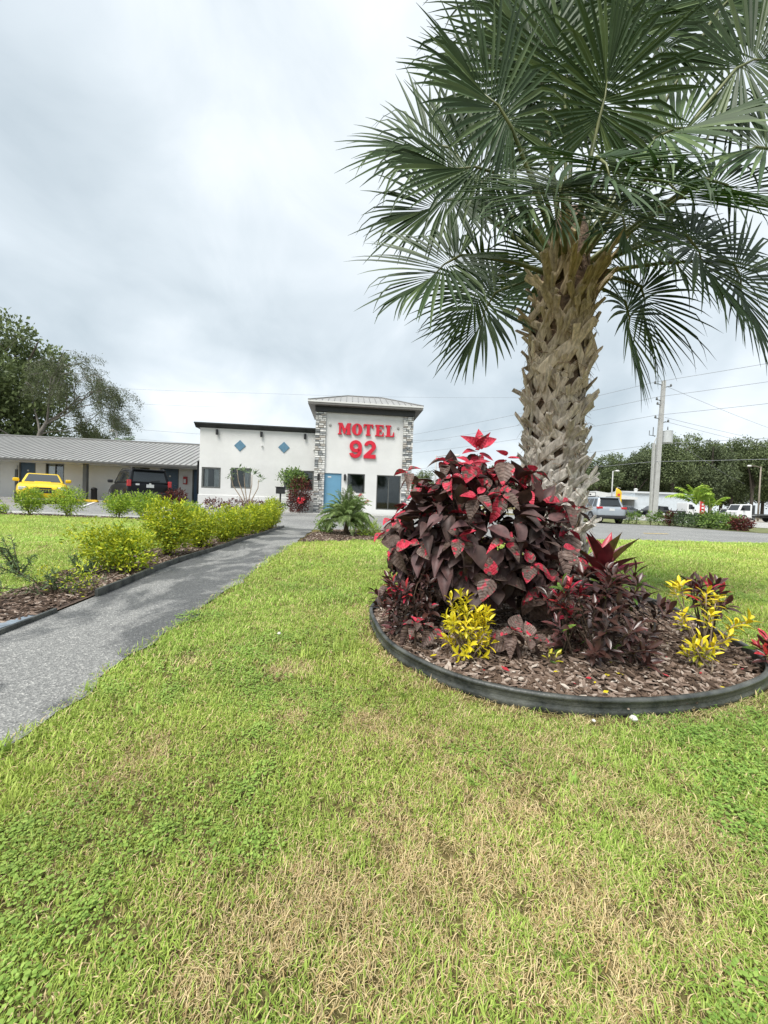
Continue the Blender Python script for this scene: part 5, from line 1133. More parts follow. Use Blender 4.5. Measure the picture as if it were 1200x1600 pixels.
# office with parapet
OW = [(-5.68,-4.75,1.25,2.30),(-4.25,-3.26,1.29,2.33),(-1.60,-0.10,1.31,2.33)]
wall('office_wall', -5.80, -0.03, 0.0, 4.27, 0.30, 0.14, OW, M_STUCCO)
b = MB(); b.box(-5.80,-5.66,.44,6.5,0,4.27); b.box(-5.66,-.03,6.36,6.5,0,4.27); b.box(-.17,-.03,3.0,6.36,0,4.27); b.box(-5.66,-.17,.44,6.36,3.9,4.0); b.build('office_side_wall', M_STUCCO, motel)
b = MB(); b.box(-5.83,-.06,.262,.298,0.0,.92); b.build('wall_base_band', M_STUCCO, motel, bevel=.02)
window(*OW[0], .36, .08, [(-5.60,-5.42),(-5.12,-4.86)]); window(*OW[1], .36, .08, [(-3.62,-3.36)]); window(*OW[2], .36, .08, [(-1.5,-1.25)], mull=(-.85,))
b = MB(); n_ = [(.30,4.272),(.10,4.44),(.06,4.44),(.06,4.50),(.46,4.50),(.46,4.272)]
b.add([(u,v,z) for u in (-6.02,-.035) for v, z in n_], [(0,1,2,3,4,5),(11,10,9,8,7,6)]+[(i,6+i,6+(i+1)%6,(i+1)%6) for i in range(6)]); b.box(-6.02,-5.62,.461,6.6,4.275,4.50); b.build('cornice', M_DARK, motel)
for u, z in ((-3.84,3.45),(-1.66,3.47)):
    b = MB(); s = .295; b.add([(u,.296,z+s),(u+s,.296,z),(u,.296,z-s),(u-s,.296,z),(u,.27,z+s*.94),(u+s*.94,.27,z),(u,.27,z-s*.94),(u-s*.94,.27,z)], [(0,1,2,3),(7,6,5,4),(0,4,5,1),(1,5,6,2),(2,6,7,3),(3,7,4,0)]); b.build('diamond_tile', mat('blue_tile', (0.10,0.21,0.30), .35, .12, 6), motel)
for u in (-4.95,-2.78,-.60):
    b = MB(); b.lathe([(.055,3.93),(.06,3.94),(.06,4.19),(.055,4.2)], 12, 'Z', (u,.20,0)); b.box(u-.03,u+.03,.255,.298,4.0,4.14); b.build('wall_lamp', M_BLACK, motel)
for u, z in ((-2.75,3.5),(-.13,3.42)):
    b = MB(); b.lathe([(.04,.298),(.05,.25),(.035,.2)], 10, 'Y', (u,0,z)); b.build('camera_dome', M_WHITET, motel)
# wing of rooms
WV = 4.2; WF = 0.40
feat = [('d',-19.3,-18.2),('d',-17.2,-16.31),('w',-15.78,-14.78),('w',-11.09,-10.06),('d',-9.46,-8.40),('d',-7.63,-6.75),('w',-21.6,-20.4)]
holes = [(a,c,WF+.02,2.48) if k == 'd' else (a,c,1.0,2.44) for k, a, c in feat]
wall('wing_wall', -26, -5.82, 0.1, 2.9, WV, .14, holes, M_STUCCO_G)
b = MB(); b.box(-26,-25.86,WV+.14,WV+7,.1,2.9); b.box(-25.86,-5.82,WV+6.86,WV+7,.1,2.9); b.build('wing_side_wall', M_STUCCO_G, motel)
for (k, a, c), h in zip(feat, holes):
    if k == 'w': window(a, c, h[2], h[3], WV+.05, .06, [(a+.1,a+.42)], mull=((a+c)/2,))
    else:
        d = MB(); d.box(a+.07,c-.07,WV+.06,WV+.10,WF+.04,2.41); dd_ = d.build('door', M_BLUED, motel, bevel=.004)
        d = MB(); d.box(a,a+.07,WV+.02,WV+.13,WF+.02,2.48); d.box(c-.07,c,WV+.02,WV+.13,WF+.02,2.48); d.box(a+.07,c-.07,WV+.02,WV+.13,2.41,2.48); d.build('door_frame', M_FRAME, dd_)
        d = MB(); d.tube([(c-.17,WV+.05,1.4),(c-.17,WV,1.4),(c-.26,WV,1.4)], [.018,.014,.012], 8); d.build('handle', M_SILV, dd_)
        d = MB(); d.box((a+c)/2-.05,(a+c)/2+.05,WV+.05,WV+.058,1.9,1.99); d.build('room_plate', M_WHITET, dd_)
E0, RV = 2.30, 7.6; ZE, ZR = 2.50, 4.30
b = MB()
b.add([(-26.4,E0,ZE),(-5.83,E0,ZE),(-5.83,RV,ZR),(-26.4,RV,ZR),(-26.4,13,ZE),(-5.83,13,ZE)], [(0,1,2,3),(3,2,5,4)])
b.add([(-26.4,E0,ZE-.03),(-5.83,E0,ZE-.03),(-5.83,RV,ZR-.03),(-26.4,RV,ZR-.03),(-26.4,13,ZE-.03),(-5.83,13,ZE-.03)], [(3,2,1,0),(4,5,2,3)])
wr = b.build('wing_roof', M_ROOFM, motel, fix=False)
s = MB()
for k in range(68):
    u = -26.2+k*.305
    if u > -5.9: break
    s.strip([(u,E0,ZE+.015),(u,RV,ZR+.015)],[.035,.035],.035,Vector((1,0,0)))
s.tube([(-26.4,RV,ZR+.03),(-5.83,RV,ZR+.03)],.06,6); q = s.build('roof_seams', M_ROOFD, wr); q['kind'] = 'stuff'
b = MB(); b.box(-26.4,-5.83,E0-.11,E0-.005,ZE-.13,ZE-.005); b.build('gutter', mat('gutter_bronze', (0.09,0.09,0.085), .5, .15), motel, bevel=.012)
b = MB(); b.box(-26.3,-5.83,E0,WV-.003,ZE-.115,ZE-.065); b.build('porch_ceiling', M_WHITET, motel)
for u in (-12.87,-18.6,-24.0):
    b = MB(); b.box(u-.10,u+.10,2.95,3.15,WF-.02,ZE-.117); pst = b.build('porch_post', mat('post_grey', (0.13,0.135,0.135), .6, .1), motel, bevel=.01)
    b = MB(); b.box(u-.22,u-.10,2.98,3.11,2.20,2.30); b.build('bracket_lamp', M_WHITET, pst)
b = MB(); b.box(-26,-5.83,2.85,WV-.002,.02,WF); b.build('walkway', M_CONC, motel, bevel=.02)
b = MB(); b.box(-5.78,5.6,-1.15,-.08,0,.20); b.box(-5.83,-.1,-.08,.25,0,.18); b.build('tower_walk', M_CONC, motel, bevel=.02)
for u in (-17.30,-10.55):
    b = MB(); b.box(u-.07,u+.07,WV-.11,WV-.005,2.0,2.2); b.build('wall_lamp', M_WHITET, motel, bevel=.02)
b = MB(); b.box(-17.36,-17.24,WV-.07,WV-.004,WF,1.98); b.build('downpipe', M_FRAME, motel)
b = MB(); b.box(-8.10,-7.90,WV-.16,WV-.004,1.50,1.95); ex = b.build('extinguisher_cabinet', mat('red_cabinet', (.42,.02,.02), .4, .1), motel, bevel=.015)
b = MB(); b.box(-8.07,-7.93,WV-.165,WV-.161,1.56,1.80); b.build('pane', M_WHITET, ex)
M_AC = mat('room_floor', (.3,.3,.3), .8)
# bin at the porch post, yellow wheel stops, black box on its post
def mw(u, v, z=0): return (MO[0]+u*math.cos(MA)-v*math.sin(MA), MO[1]+u*math.sin(MA)+v*math.cos(MA), z)
b = MB(); b.lathe([(.13,0),(.15,.02),(.14,.55),(.16,.57),(.13,.66),(.04,.70)], 14); o = b.build('ash_bin', M_BLACK, smooth=True); o.location = mw(-12.45,3.1,WF); tag(o, 'black ash bin standing by the porch post', 'bin')
def wheel_stop(u, v, rz, label):
    b = MB(); b.prism([(-.9,0),(.9,0),(.9,.05),(.86,.13),(-.86,.13),(-.9,.05)], -.08, .08); o = b.build('wheel_stop', M_PAINT_Y, bevel=.02); x, y, _ = mw(u, v); o.location = (x, y, gzf(x, y)+.01); o.rotation_euler = (0,0,rz); tag(o, label, 'wheel stop', 'yellow wheel stops')
wheel_stop(-17.6,1.6,MA,'yellow painted wheel stop on the far side of the yellow car'); wheel_stop(-12.4,1.9,MA,'yellow painted wheel stop before the porch post'); wheel_stop(-10.3,1.9,MA,'yellow painted wheel stop under the nose of the black car')
t = tag(empty('mailbox', (-4.5,16.6,gzf(-4.5,16.6))), 'black box on a thin post beside the plumeria', 'mailbox')
b = MB(); b.box(-.03,.03,-.03,.03,-.05,.95); b.build('post', M_BLACK, t)
b = MB(); b.box(-.17,.17,-.13,.13,.95,1.22); bx_ = b.build('box', M_BLACK, t, bevel=.02); b = MB(); b.box(-.20,.20,-.16,.16,1.221,1.25); b.build('lid', M_BLACK, bx_)

# ------------------------------------------------------------------ vehicles
M_TYRE = mat('tyre_rubber', (0.018,0.018,0.018), 0.85, 0.2, 20); M_RIM = mat('alloy_rim', (0.45,0.45,0.46), 0.35, 0.08, 10, metal=0.8)
M_CARGLASS = mat('car_glass', (0.018,0.022,0.024), 0.06, 0.05, 2, spec=0.8); M_PLAST = mat('black_plastic_trim', (0.022,0.022,0.023), 0.55, 0.15, 8)
M_TAIL = mat('tail_lamp', (0.45,0.01,0.015), 0.2, 0.05, 4, spec=0.8); M_HEAD = mat('head_lamp', (0.62,0.64,0.66), 0.12, 0.05, 4, spec=0.9); M_PLATE = mat('number_plate', (0.62,0.63,0.62), 0.5, 0.1, 30)
def paint(name, col, metal=0.0): return mat(name, col, 0.35, 0.03, 1.0, metal=metal, coat=0.25, spec=0.4)
def car(name, label, loc, heading, spec, color, group=None, scale=1.0):
    """x forward; stations (x, half width, z bottom, z top) loft the body, a tapered cabin carries the glass"""
    t = tag(empty(name, loc, heading), label, 'car', group); t.scale = (scale,)*3
    st = spec['st']; b = MB(); sec = lambda hw, zb, zt: [(0,zb),(hw*.80,zb),(hw*.97,zb+.10*(zt-zb)),(hw,zb+.45*(zt-zb)),(hw*.985,zb+.70*(zt-zb)),(hw*.93,zb+.93*(zt-zb)),(hw*.80,zt),(hw*.4,zt+.012),(0,zt+.018)]
    rows = []
    for x, hw, zb, zt in st:
        h = sec(hw, zb, zt); rows.append([(x,y,z) for y, z in h] + [(x,-y,z) for y, z in h[-2:0:-1]])
    n = len(rows[0]); b.v = [p for r_ in rows for p in r_]
    b.f = [(i*n+j, i*n+(j+1)%n, (i+1)*n+(j+1)%n, (i+1)*n+j) for i in range(len(rows)-1) for j in range(n)] + [tuple(range(n)), tuple((len(rows)-1)*n+j for j in range(n))[::-1]]
    body = b.build('body', color, t, smooth=True); md = body.modifiers.new('s', 'SUBSURF'); md.levels = md.render_levels = 2
    xb0, xt0, xt1, xb1 = spec['cabx']; zb, zt = spec['cabz']; wb, wt = spec['cabw']
    c = {'b0':(xb0,wb*.96,zb),'b1':(xb1,wb*.94,zb),'t0':(xt0,wt*.97,zt-.02),'t1':(xt1,wt*.97,zt-.01)}; xm = (xt0+xt1)/2
    cab = MB(); P = lambda k, s: (c[k][0], c[k][1]*s, c[k][2])
    cab.add([P('b0',1),P('b1',1),P('t1',1),P('t0',1),P('b0',-1),P('b1',-1),P('t1',-1),P('t0',-1),(xm,wt,zt+.02),(xm,-wt,zt+.02)], [(0,1,2,8,3),(4,7,9,6,5),(1,5,6,2),(0,3,7,4),(2,6,9,8),(8,9,7,3),(0,4,5,1)])
    cb = cab.build('cabin', color, t); md = cb.modifiers.new('b', 'BEVEL'); md.width = .07; md.segments = 3; md.limit_method = 'ANGLE'; md.angle_limit = R(20)
    def pane(name, q, u0, u1, v0, v1, m=M_CARGLASS, off=.012):
        A, B_, C_, D = [Vector(p) for p in q]; f = lambda u, v: (A.lerp(B_,u)).lerp(D.lerp(C_,u), v); nn = (B_-A).cross(D-A).normalized()
        p = MB(); g = [f(u0,v0)+nn*off, f(u1,v0)+nn*off, f(u1,v1)+nn*off, f(u0,v1)+nn*off]; p.add(g + [k-nn*.02 for k in g], [(0,1,2,3),(7,6,5,4),(0,4,5,1),(1,5,6,2),(2,6,7,3),(3,7,4,0)]); return p.build(name, m, t, bevel=.01)
    for s in (1,-1):
        q = [P('b0',s),P('b1',s),P('t1',s),P('t0',s)]
        if s > 0: q = [q[1],q[0],q[3],q[2]]
        for u0, u1 in spec['side']:
            if s > 0: u0, u1 = 1-u1, 1-u0
            pane('side_window', q, u0, u1, .12, .86)
    pane('windshield', [P('b1',-1),P('b1',1),P('t1',1),P('t1',-1)], .06, .94, .08, .92)
    pane('rear_window', [P('b0',1),P('b0',-1),P('t0',-1),P('t0',1)], .09, .91, spec.get('rw',(.12,.9))[0], spec.get('rw',(.12,.9))[1])
    r = spec['wheel']; W = spec['st'][len(st)//2][1]
    for x in spec['axles']:
        for s in (1,-1):
            a = MB(); a.lathe([(r+.055,-.16),(r+.055,0.0)], 24, 'Y', (x,(W+.004 if s > 0 else -W+.156),r*1.02)); a.build('wheel_arch', M_PLAST, t)
            w = MB(); yo = s*(W+.012); w.lathe([(r*.62,-.20*s+yo),(r*.93,-.19*s+yo),(r,-.15*s+yo),(r,-.04*s+yo),(r*.95,0+yo),(r*.66,.004*s+yo)], 26, 'Y', (x,0,r)); wl = w.build('wheel', M_TYRE, t, smooth=True)
            rm = MB(); rm.lathe([(r*.67,yo+.002*s),(r*.64,yo+.012*s),(r*.58,yo-.02*s)], 26, 'Y', (x,0,r))
            for k in range(5):
                q = 2*math.pi*k/5+.3; d = Vector((math.cos(q),0,math.sin(q))); o_ = Vector((x,yo+.008*s,r)); rm.strip([o_+d*.02,o_+d*r*.63],[.09,.06],.02,Vector((-math.sin(q),0,math.cos(q))))
            rm.build('rim', M_RIM, wl)
    def bx(name, m, *a, bev=.02):
        q = MB(); q.box(*a); return q.build(name, m, t, bevel=bev)
    F, Bk = st[-1][0], st[0][0]
    for s in (1,-1):
        y0, y1 = sorted((s*spec['lampy'][0], s*spec['lampy'][1])); z0, z1 = spec['headz']; bx('headlight', M_HEAD, F-spec.get('lampd',.22), F-.045, y0, y1, z0, z1)
        y0, y1 = sorted((s*spec['taily'][0], s*spec['taily'][1])); z0, z1 = spec['tailz']; bx('taillight', M_TAIL, Bk+.0, Bk+.16, y0, y1, z0, z1)
        y0, y1 = sorted((s*(wb+.02), s*(wb+.25))); m_ = bx('mirror', color if spec.get('mirc') else M_PLAST, xb1-.45, xb1-.30, y0, y1, zb+.04, zb+.20, bev=.04)
    bx('number_plate', M_PLATE, Bk-.012, Bk+.05, -.16, .16, spec['platez'], spec['platez']+.15, bev=.004)
    z0, z1 = spec['grille']; bx('grille', M_PLAST, F-.1, F+.004, -.42, .42, z0, z1)
    if 'bump' in spec:
        z0, z1 = spec['bump']; bx('rear_bumper', spec.get('bumpm', M_PLAST), Bk-.06, Bk+.18, -.88, .88, z0, z1, bev=.04)
    if spec.get('rails'):
        for s in (1,-1): q = MB(); q.tube([(xt0+.1,s*wt*.9,zt+.0),(xt0+.25,s*wt*.9,zt+.06),(xt1-.3,s*wt*.9,zt+.07),(xt1-.1,s*wt*.9,zt+.01)], .018, 6); q.build('roof_rail', M_PLAST, t, smooth=True)
    if spec.get('sill'):
        for s in (1,-1): y0, y1 = sorted((s*(W-.12), s*(W+.006))); bx('sill', M_PLAST, -1.0, 1.0, y0, y1, .24, .40)
    if spec.get('spoiler'): bx('spoiler', color, xt0-.18, xt0+.12, -wt*.9, wt*.9, zt-.06, zt+.0)
    if spec.get('wiper'):
        q = MB(); A = Vector((xb0-.03,.02,zb+.12)); q.tube([A, A+Vector((.06,-.45,.05))], .012, 5); q.build('wiper', M_PLAST, t)
    return t
COUPE = dict(st=[(-2.36,.66,.40,.82),(-2.28,.84,.26,.98),(-1.9,.92,.22,1.02),(-1.2,.95,.20,1.0),(-.3,.94,.19,.95),(.6,.94,.19,.95),(1.4,.93,.20,.92),(2.0,.89,.21,.84),(2.30,.80,.23,.74),(2.38,.62,.32,.62)], cabx=(-1.75,-1.0,.0,.85), cabz=(.93,1.39), cabw=(.82,.60), side=((.18,.40),(.45,.86)), wheel=.34, axles=(-1.38,1.38), lampy=(.52,.80), headz=(.58,.72), taily=(.45,.80), tailz=(.68,.84), platez=.55, grille=(.44,.60), mirc=True, lampd=.30)
SUV = dict(st=[(-2.36,.80,.52,.98),(-2.33,.92,.36,1.08),(-2.1,.97,.28,1.12),(-1.3,.985,.26,1.12),(.0,.985,.26,1.11),(.9,.985,.26,1.10),(1.6,.96,.27,1.07),(2.15,.90,.30,1.0),(2.33,.80,.36,.88),(2.38,.66,.46,.78)], cabx=(-2.32,-2.10,.35,1.25), cabz=(1.07,1.76), cabw=(.92,.76), side=((.04,.24),(.28,.52),(.56,.86)), wheel=.37, axles=(-1.38,1.38), lampy=(.50,.84), headz=(.72,.90), taily=(.78,.94), tailz=(.92,1.22), platez=.88, grille=(.62,.86), bump=(.40,.66), rails=True, wiper=True, spoiler=True, lampd=.30)
CROSS = dict(st=[(-2.2,.74,.48,.92),(-2.16,.88,.34,1.04),(-1.9,.92,.28,1.08),(-1.1,.935,.26,1.06),(.0,.935,.25,1.02),(.9,.93,.25,.99),(1.5,.91,.26,.95),(2.0,.84,.28,.86),(2.18,.74,.34,.76),(2.22,.58,.42,.66)], cabx=(-2.0,-1.72,.25,1.15), cabz=(1.0,1.68), cabw=(.87,.66), side=((.06,.22),(.27,.52),(.56,.86)), wheel=.35, axles=(-1.32,1.32), lampy=(.46,.76), headz=(.66,.84), taily=(.56,.90), tailz=(.92,1.06), platez=.80, grille=(.50,.70), bump=(.34,.52), rails=True, wiper=True, sill=True, spoiler=True, lampd=.30)
P_YEL = paint('yellow_paint_gloss', (0.80,0.53,0.008)); P_BLK = mat('black_paint_gloss', (0.008,0.009,0.011), .3, .03, 1.0, spec=.2); P_SIL = paint('silver_paint', (0.42,0.46,0.50), 0.5); P_WHT = paint('white_paint_gloss', (0.72,0.73,0.73)); P_GRY = paint('grey_paint_gloss', (0.10,0.11,0.12)); P_TAN = paint('tan_paint', (0.30,0.27,0.22), .3)
hd = math.atan2(-.75,.66); cx_, cy_ = -15.4-2.3*.66, 17.3+2.3*.75
yc = car('yellow_car', 'yellow sports coupe parked nose-out in front of the motel rooms', (cx_, cy_, gzf(cx_,cy_)+.01), hd, COUPE, P_YEL)
b = MB(); b.add([(1.35,-.32,.915),(1.35,.32,.915),(.95,.30,.965),(.95,-.30,.965),(1.30,-.28,.985),(1.30,.28,.985),(.75,.26,.985),(.75,-.26,.985)], [(0,1,5,4),(4,5,6,7),(1,2,6,5),(0,4,7,3),(2,3,7,6),(3,2,1,0)]); b.build('hood_scoop', P_YEL, yc, bevel=.01)
b = MB(); b.box(2.345,2.385,-.30,.30,.63,.70); b.build('air_intake', M_PLAST, yc)
hx, hy = -.707, .707; cx_, cy_ = -10.95+2.3*hx, 17.95+2.3*hy
pil = car('black_suv', 'black boxy sport utility car parked nose-in beside the porch post', (cx_, cy_, gzf(cx_,cy_)+.01), math.atan2(hy,hx), SUV, P_BLK, scale=.97)
b = MB(); b.lathe([(.05,0),(.05,-.02)], 12, 'X', (-2.335,0,1.055)); b.build('emblem', M_SILV, pil)
b = MB(); b.box(-2.352,-2.33,-.62,-.42,.80,.90); b.build('sticker', M_PLATE, pil)
b = MB(); b.box(-2.375,-2.345,.45,.60,.98,1.06); b.build('sticker', M_PLATE, pil)
sv = car('silver_suv', 'silver compact sport utility car standing at the edge of the drive', (14.65,26.55,.02), math.atan2(.996,.09), CROSS, P_SIL)
b = MB(); b.box(-2.23,-2.18,-.80,.80,.30,.50); b.build('lower_trim', M_PLAST, sv, bevel=.03)
def ray_at(px, Y): return (px-600)/600*Y*1.0
for i, (x, y, h, sp, pc, lab) in enumerate(((40.0,63,.1,CROSS,P_GRY,'dark grey car parked under the shop canopy by the yellow feather flag'),(43.2,62,3.2,SUV,P_BLK,'black car parked between the feather flag and the tow truck'),(38.2,64.5,.2,COUPE,P_TAN,'tan car parked nearest the feather flag in the shade'),(52.5,57.5,.15,CROSS,P_WHT,'white car parked behind the small lime palm'),(66,62,2.9,CROSS,P_SIL,'silver car far back beside the street lamp'),(71,64,.1,COUPE,P_GRY,'grey car far back past the street lamp'),(61.5,66,.3,CROSS,P_WHT,'white car far back behind the flatbed truck'))):
    car('parked_car', lab, (x, y, .02), h, sp, pc, 'cars in the yard across the highway')
def truck(label, loc, heading, bedm, bedz, headboard, hood):
    t = tag(empty('flatbed_truck', loc, heading), label, 'truck')
    b = MB()
    prof = [(.55,.55),(2.9,.55),(2.95,1.15),(2.75,1.32),(1.75,1.42),(1.35,2.35),(.55,2.42)] if hood else [(.3,.5),(2.1,.5),(2.15,1.3),(1.95,1.42),(1.6,2.25),(.45,2.32),(.3,2.2)]
    b.prism(prof, -1.0, 1.0); b.build('cab', P_WHT, t, bevel=.06)
    f = (1.75,1.45,1.38,2.28) if hood else (1.95,1.45,1.63,2.18)
    q = MB(); q.add([(f[0]+.015,-.85,f[1]),(f[0]+.015,.85,f[1]),(f[2]+.015,.78,f[3]),(f[2]+.015,-.78,f[3])], [(0,1,2,3)]); q.build('windshield', M_CARGLASS, t)
    for s in (1,-1):
        q = MB(); x0, x1 = (.72,1.55) if hood else (.55,1.75); q.prism([(x0,1.45),(x1,1.45),(x1-.28,2.15),(x0,2.18)], s*1.004, s*1.012); q.build('side_window', M_CARGLASS, t)
        q = MB(); a, c = sorted((s*.6,s*.92)); q.box((2.90 if hood else 2.06),(2.975 if hood else 2.16),a,c,.85,1.08); q.build('headlight', M_HEAD, t)
        q = MB(); a, c = sorted((s*1.03,s*1.25)); q.box(1.3,1.42,a,c,1.45,1.85); q.build('mirror', M_PLAST, t)
        for x in ((2.2,-2.4,-3.3) if hood else (1.25,-2.9)):
            w = MB(); w.lathe([(.28,s*.78),(.44,s*.80),(.46,s*.9),(.44,s*1.0),(.30,s*1.02)], 20, 'Y', (x,0,.46)); wl = w.build('wheel', M_TYRE, t, smooth=True); w = MB(); w.lathe([(.28,s*1.022),(.22,s*.97),(.08,s*1.02)], 16, 'Y', (x,0,.46)); w.build('rim', M_PLATE, wl)
    q = MB(); q.box(-4.6,.25,-1.1,1.1,bedz-.22,bedz); q.box(-4.4,2.0,-.45,.45,.55,.80); q.build('flatbed', bedm, t, bevel=.02)
    if headboard: q = MB(); q.box(.02,.14,-1.08,1.08,bedz,bedz+1.15); q.build('headboard', bedm, t)
    q = MB(); q.box(2.0,2.2 if not hood else 3.02,-1.0,1.0,.42,.62); q.build('bumper', M_PLAST, t, bevel=.03)
    return t
M_BED = mat('truck_bed', (0.045,0.047,0.05), .7, .3, 3); M_BED2 = mat('truck_bed_grey', (0.075,0.08,0.082), .8, .3, 2)
truck('white tow truck with a long bonnet and dark flatbed before the shop', (45.2,59,.02), .08, M_BED, 1.15, False, True)
truck('white cab-over truck with black headboard and empty flatbed', (49.3,52,.02), math.pi-.12, M_BED2, 1.05, True, False)

# ------------------------------------------------------------------ across the highway: shop, poles, wires, flags
shop = tag(empty('shop_building', (44,70,0), -.02), 'low white metal shop with a drive-up canopy across the highway', 'building')
b = MB(); b.box(1.5,12.0,0,10,0,4.15); b.build('wall', mat('pale_metal_wall', (0.55,0.60,0.64), .6, .08, 2), shop)
b = MB(); b.add([(1.3,-.3,4.16),(12.2,-.3,4.16),(12.2,5,4.75),(1.3,5,4.75),(12.2,10.3,4.16),(1.3,10.3,4.16)], [(0,1,2,3),(3,2,4,5),(0,3,5),(1,4,2),(0,5,4,1)]); b.build('roof', mat('grey_roof', (0.40,0.41,0.41), .6, .1, 1), shop)
b = MB(); b.add([(-12,-1,2.95),(1.45,-1,2.95),(1.45,-1,3.35),(-12,-1,3.35),(-12,9,2.95),(1.45,9,2.95),(1.45,9,3.35),(-12,9,3.35),(-6,-1,4.25),(-6,9,4.25)], [(0,1,2,8,3),(4,7,9,6,5),(0,4,5,1),(1,5,6,2),(2,6,9,8),(8,9,7,3),(3,7,4,0)]); b.build('canopy', mat('canopy_white', (0.62,0.63,0.62), .6, .06, 1), shop)
for x in (-11.5,-8,-4.5,-1): b = MB(); b.box(x-.1,x+.1,-.6,-.4,0,2.95); b.build('canopy_post', M_FRAME, shop)
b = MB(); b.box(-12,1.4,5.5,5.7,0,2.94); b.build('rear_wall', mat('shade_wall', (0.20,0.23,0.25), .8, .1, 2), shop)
for x in (-10,-7,-4): b = MB(); b.box(x-.8,x+.8,5.44,5.495,.9,2.2); b.build('window', M_CARGLASS, shop)
b = MB(); b.box(-9.2,-6.2,-1.12,-1.01,3.25,3.95); sg = b.build('sign_panel', M_WHITET, shop)
b = MB(); b.box(-9.28,-6.12,-1.10,-1.005,3.17,3.245); b.box(-9.28,-6.12,-1.10,-1.005,3.955,4.03); b.box(-9.28,-9.205,-1.10,-1.005,3.245,3.955); b.box(-6.195,-6.12,-1.10,-1.005,3.245,3.955); b.build('sign_frame', M_DARK, sg)
b = MB(); b.box(-8.3,-7.1,-1.14,-1.121,3.56,3.64)
for x in (-8.35,-7.05): b.lathe([(.14,-1.121),(.14,-1.14)], 12, 'Y', (x,0,3.60))
b.build('sign_mark', M_DARK, sg)
b = MB(); b.lathe([(.3,4.5),(.3,5.0),(.4,5.02),(.1,5.2)], 12, 'Z', (3.5,3,0)); b.build('roof_vent', M_WHITET, shop)
M_CONCPOLE = mat('concrete_pole', (0.42,0.42,0.41), .8, .12, 3, bump=.2)
def pole_top(z): return (23.85+.28*z/12.4, 34, z)
up = tag(empty('utility_pole', (23.85,34,0)), 'tall grey concrete utility pole with transformer beside the drive', 'utility pole')
b = MB(); b.add([(x*s,y*s,z) if z == 0 else (x*s+.28,y*s,z) for z, s in ((0,.22),(12.4,.13)) for x, y in ((-1,-1),(1,-1),(1,1),(-1,1))], [(3,2,1,0),(4,5,6,7),(0,1,5,4),(1,2,6,5),(2,3,7,6),(3,0,4,7)]); b.build('pole', M_CONCPOLE, up, bevel=.04)
b = MB(); b.box(-.38,-.225,-.1,.1,0,6.9); b.tube([(-.3,0,6.9),(-.1,0,7.4)], .04, 6); b.build('riser_pipe', M_CONCPOLE, up)
b = MB(); b.lathe([(.36,0),(.40,.04),(.40,1.0),(.42,1.04),(.2,1.12)], 16, 'Z', (.85,0,6.95)); tfm = b.build('transformer', mat('transformer_grey', (.5,.52,.53), .5, .06), up, smooth=False)
b = MB(); b.tube([(.85,0,8.05),(.85,0,8.4)], [.06,.03], 8); b.tube([(.2,0,7.5),(.6,0,7.5)], .05, 6); b.build('bushing', M_FRAME, tfm)
for z, s, ln in ((12.1,-1,.75),(11.9,1,.65),(10.7,-1,.5),(10.3,-1,.4),(9.1,-1,.5),(8.8,1,.65)):
    b = MB(); xo = .28*z/12.4; b.tube([(xo,0,z-.15),(xo+s*ln*.6,0,z),(xo+s*ln,0,z)], [.04,.035,.03], 6); b.lathe([(.07,z),(.09,z+.08),(.05,z+.22)], 8, 'Z', (xo+s*ln,0,0)); b.build('crossarm', M_FRAME, up)
b = MB(); b.tube([(-.42,0,8.3),(-.42,0,7.6),(-.25,0,7.5)], .035, 6); b.tube([(-.75,0,8.0),(-.75,0,7.6),(-.2,0,7.55)], .03, 6); b.build('cutout_fuse', M_FRAME, up)
M_WIRE = mat('wire_grey', (0.24,0.25,0.27), .6, .1, 1)
def wire(pts, label, sag, r=.014):
    b = MB(); P_ = []
    for a, c in zip(pts[:-1], pts[1:]):
        a = Vector(a); c = Vector(c); L_ = (c-a).length
        for i in range(14): t_ = i/14; P_.append(a.lerp(c, t_) - Z*sag*L_*4*t_*(1-t_)/40)
    P_.append(Vector(pts[-1])); b.tube(P_, r, 5, cap=False); tag(b.build('power_line', M_WIRE, smooth=True), label, 'power line')
D_ = Vector((.58,-.81,0)).normalized()
def along(z, s, dist): p = Vector((23.85+.28*z/12.4+s, 34, z)); return p + D_*dist
for z, s, lab in ((12.25,-.75,'topmost power line over the drive and past the pole head'),(10.95,-.5,'power line second from the top of the utility pole'),(9.35,-.5,'power line third from the top of the utility pole'),(6.9,.3,'power line at the height of the pole transformer'),(5.3,-.3,'lowest thick cable crossing the pole below the transformer')):
    wire([along(z,s,45), along(z,s,0), along(z,s,-50), along(z,s,-105)], lab, .5, .016 if z > 6 else .018)
for z, e, lab in ((11.9,(70,62,12.5),'thin wire running from the pole head to the wood'),(9.2,(75,58,9.5),'thin wire below the third arm running to the wood'),(8.85,(78,60,8.6),'thinnest wire above the transformer running to the wood'),(7.9,(70,75,7.0),'service wire dropping from the transformer over the shop')):
    wire([(24.4,34,z), e], lab, .25, .014)
wire([(-70,62,18.3),(-20,62,17.6),(33,62,19.0)], 'thin far wire crossing behind the motel tower', .3, .013)
wire([(-62,48,10.6),(-16,48,8.3),(8,48,8.9)], 'far wire running behind the left tree to the office parapet', .25, .014)
wire([(-62,50,13.2),(-22,50,12.4)], 'upper far wire passing behind the airy tree', .25, .012)
wire([(-62,46,9.3),(-10,46,6.6)], 'lower far wire just above the wing roof', .25, .012)
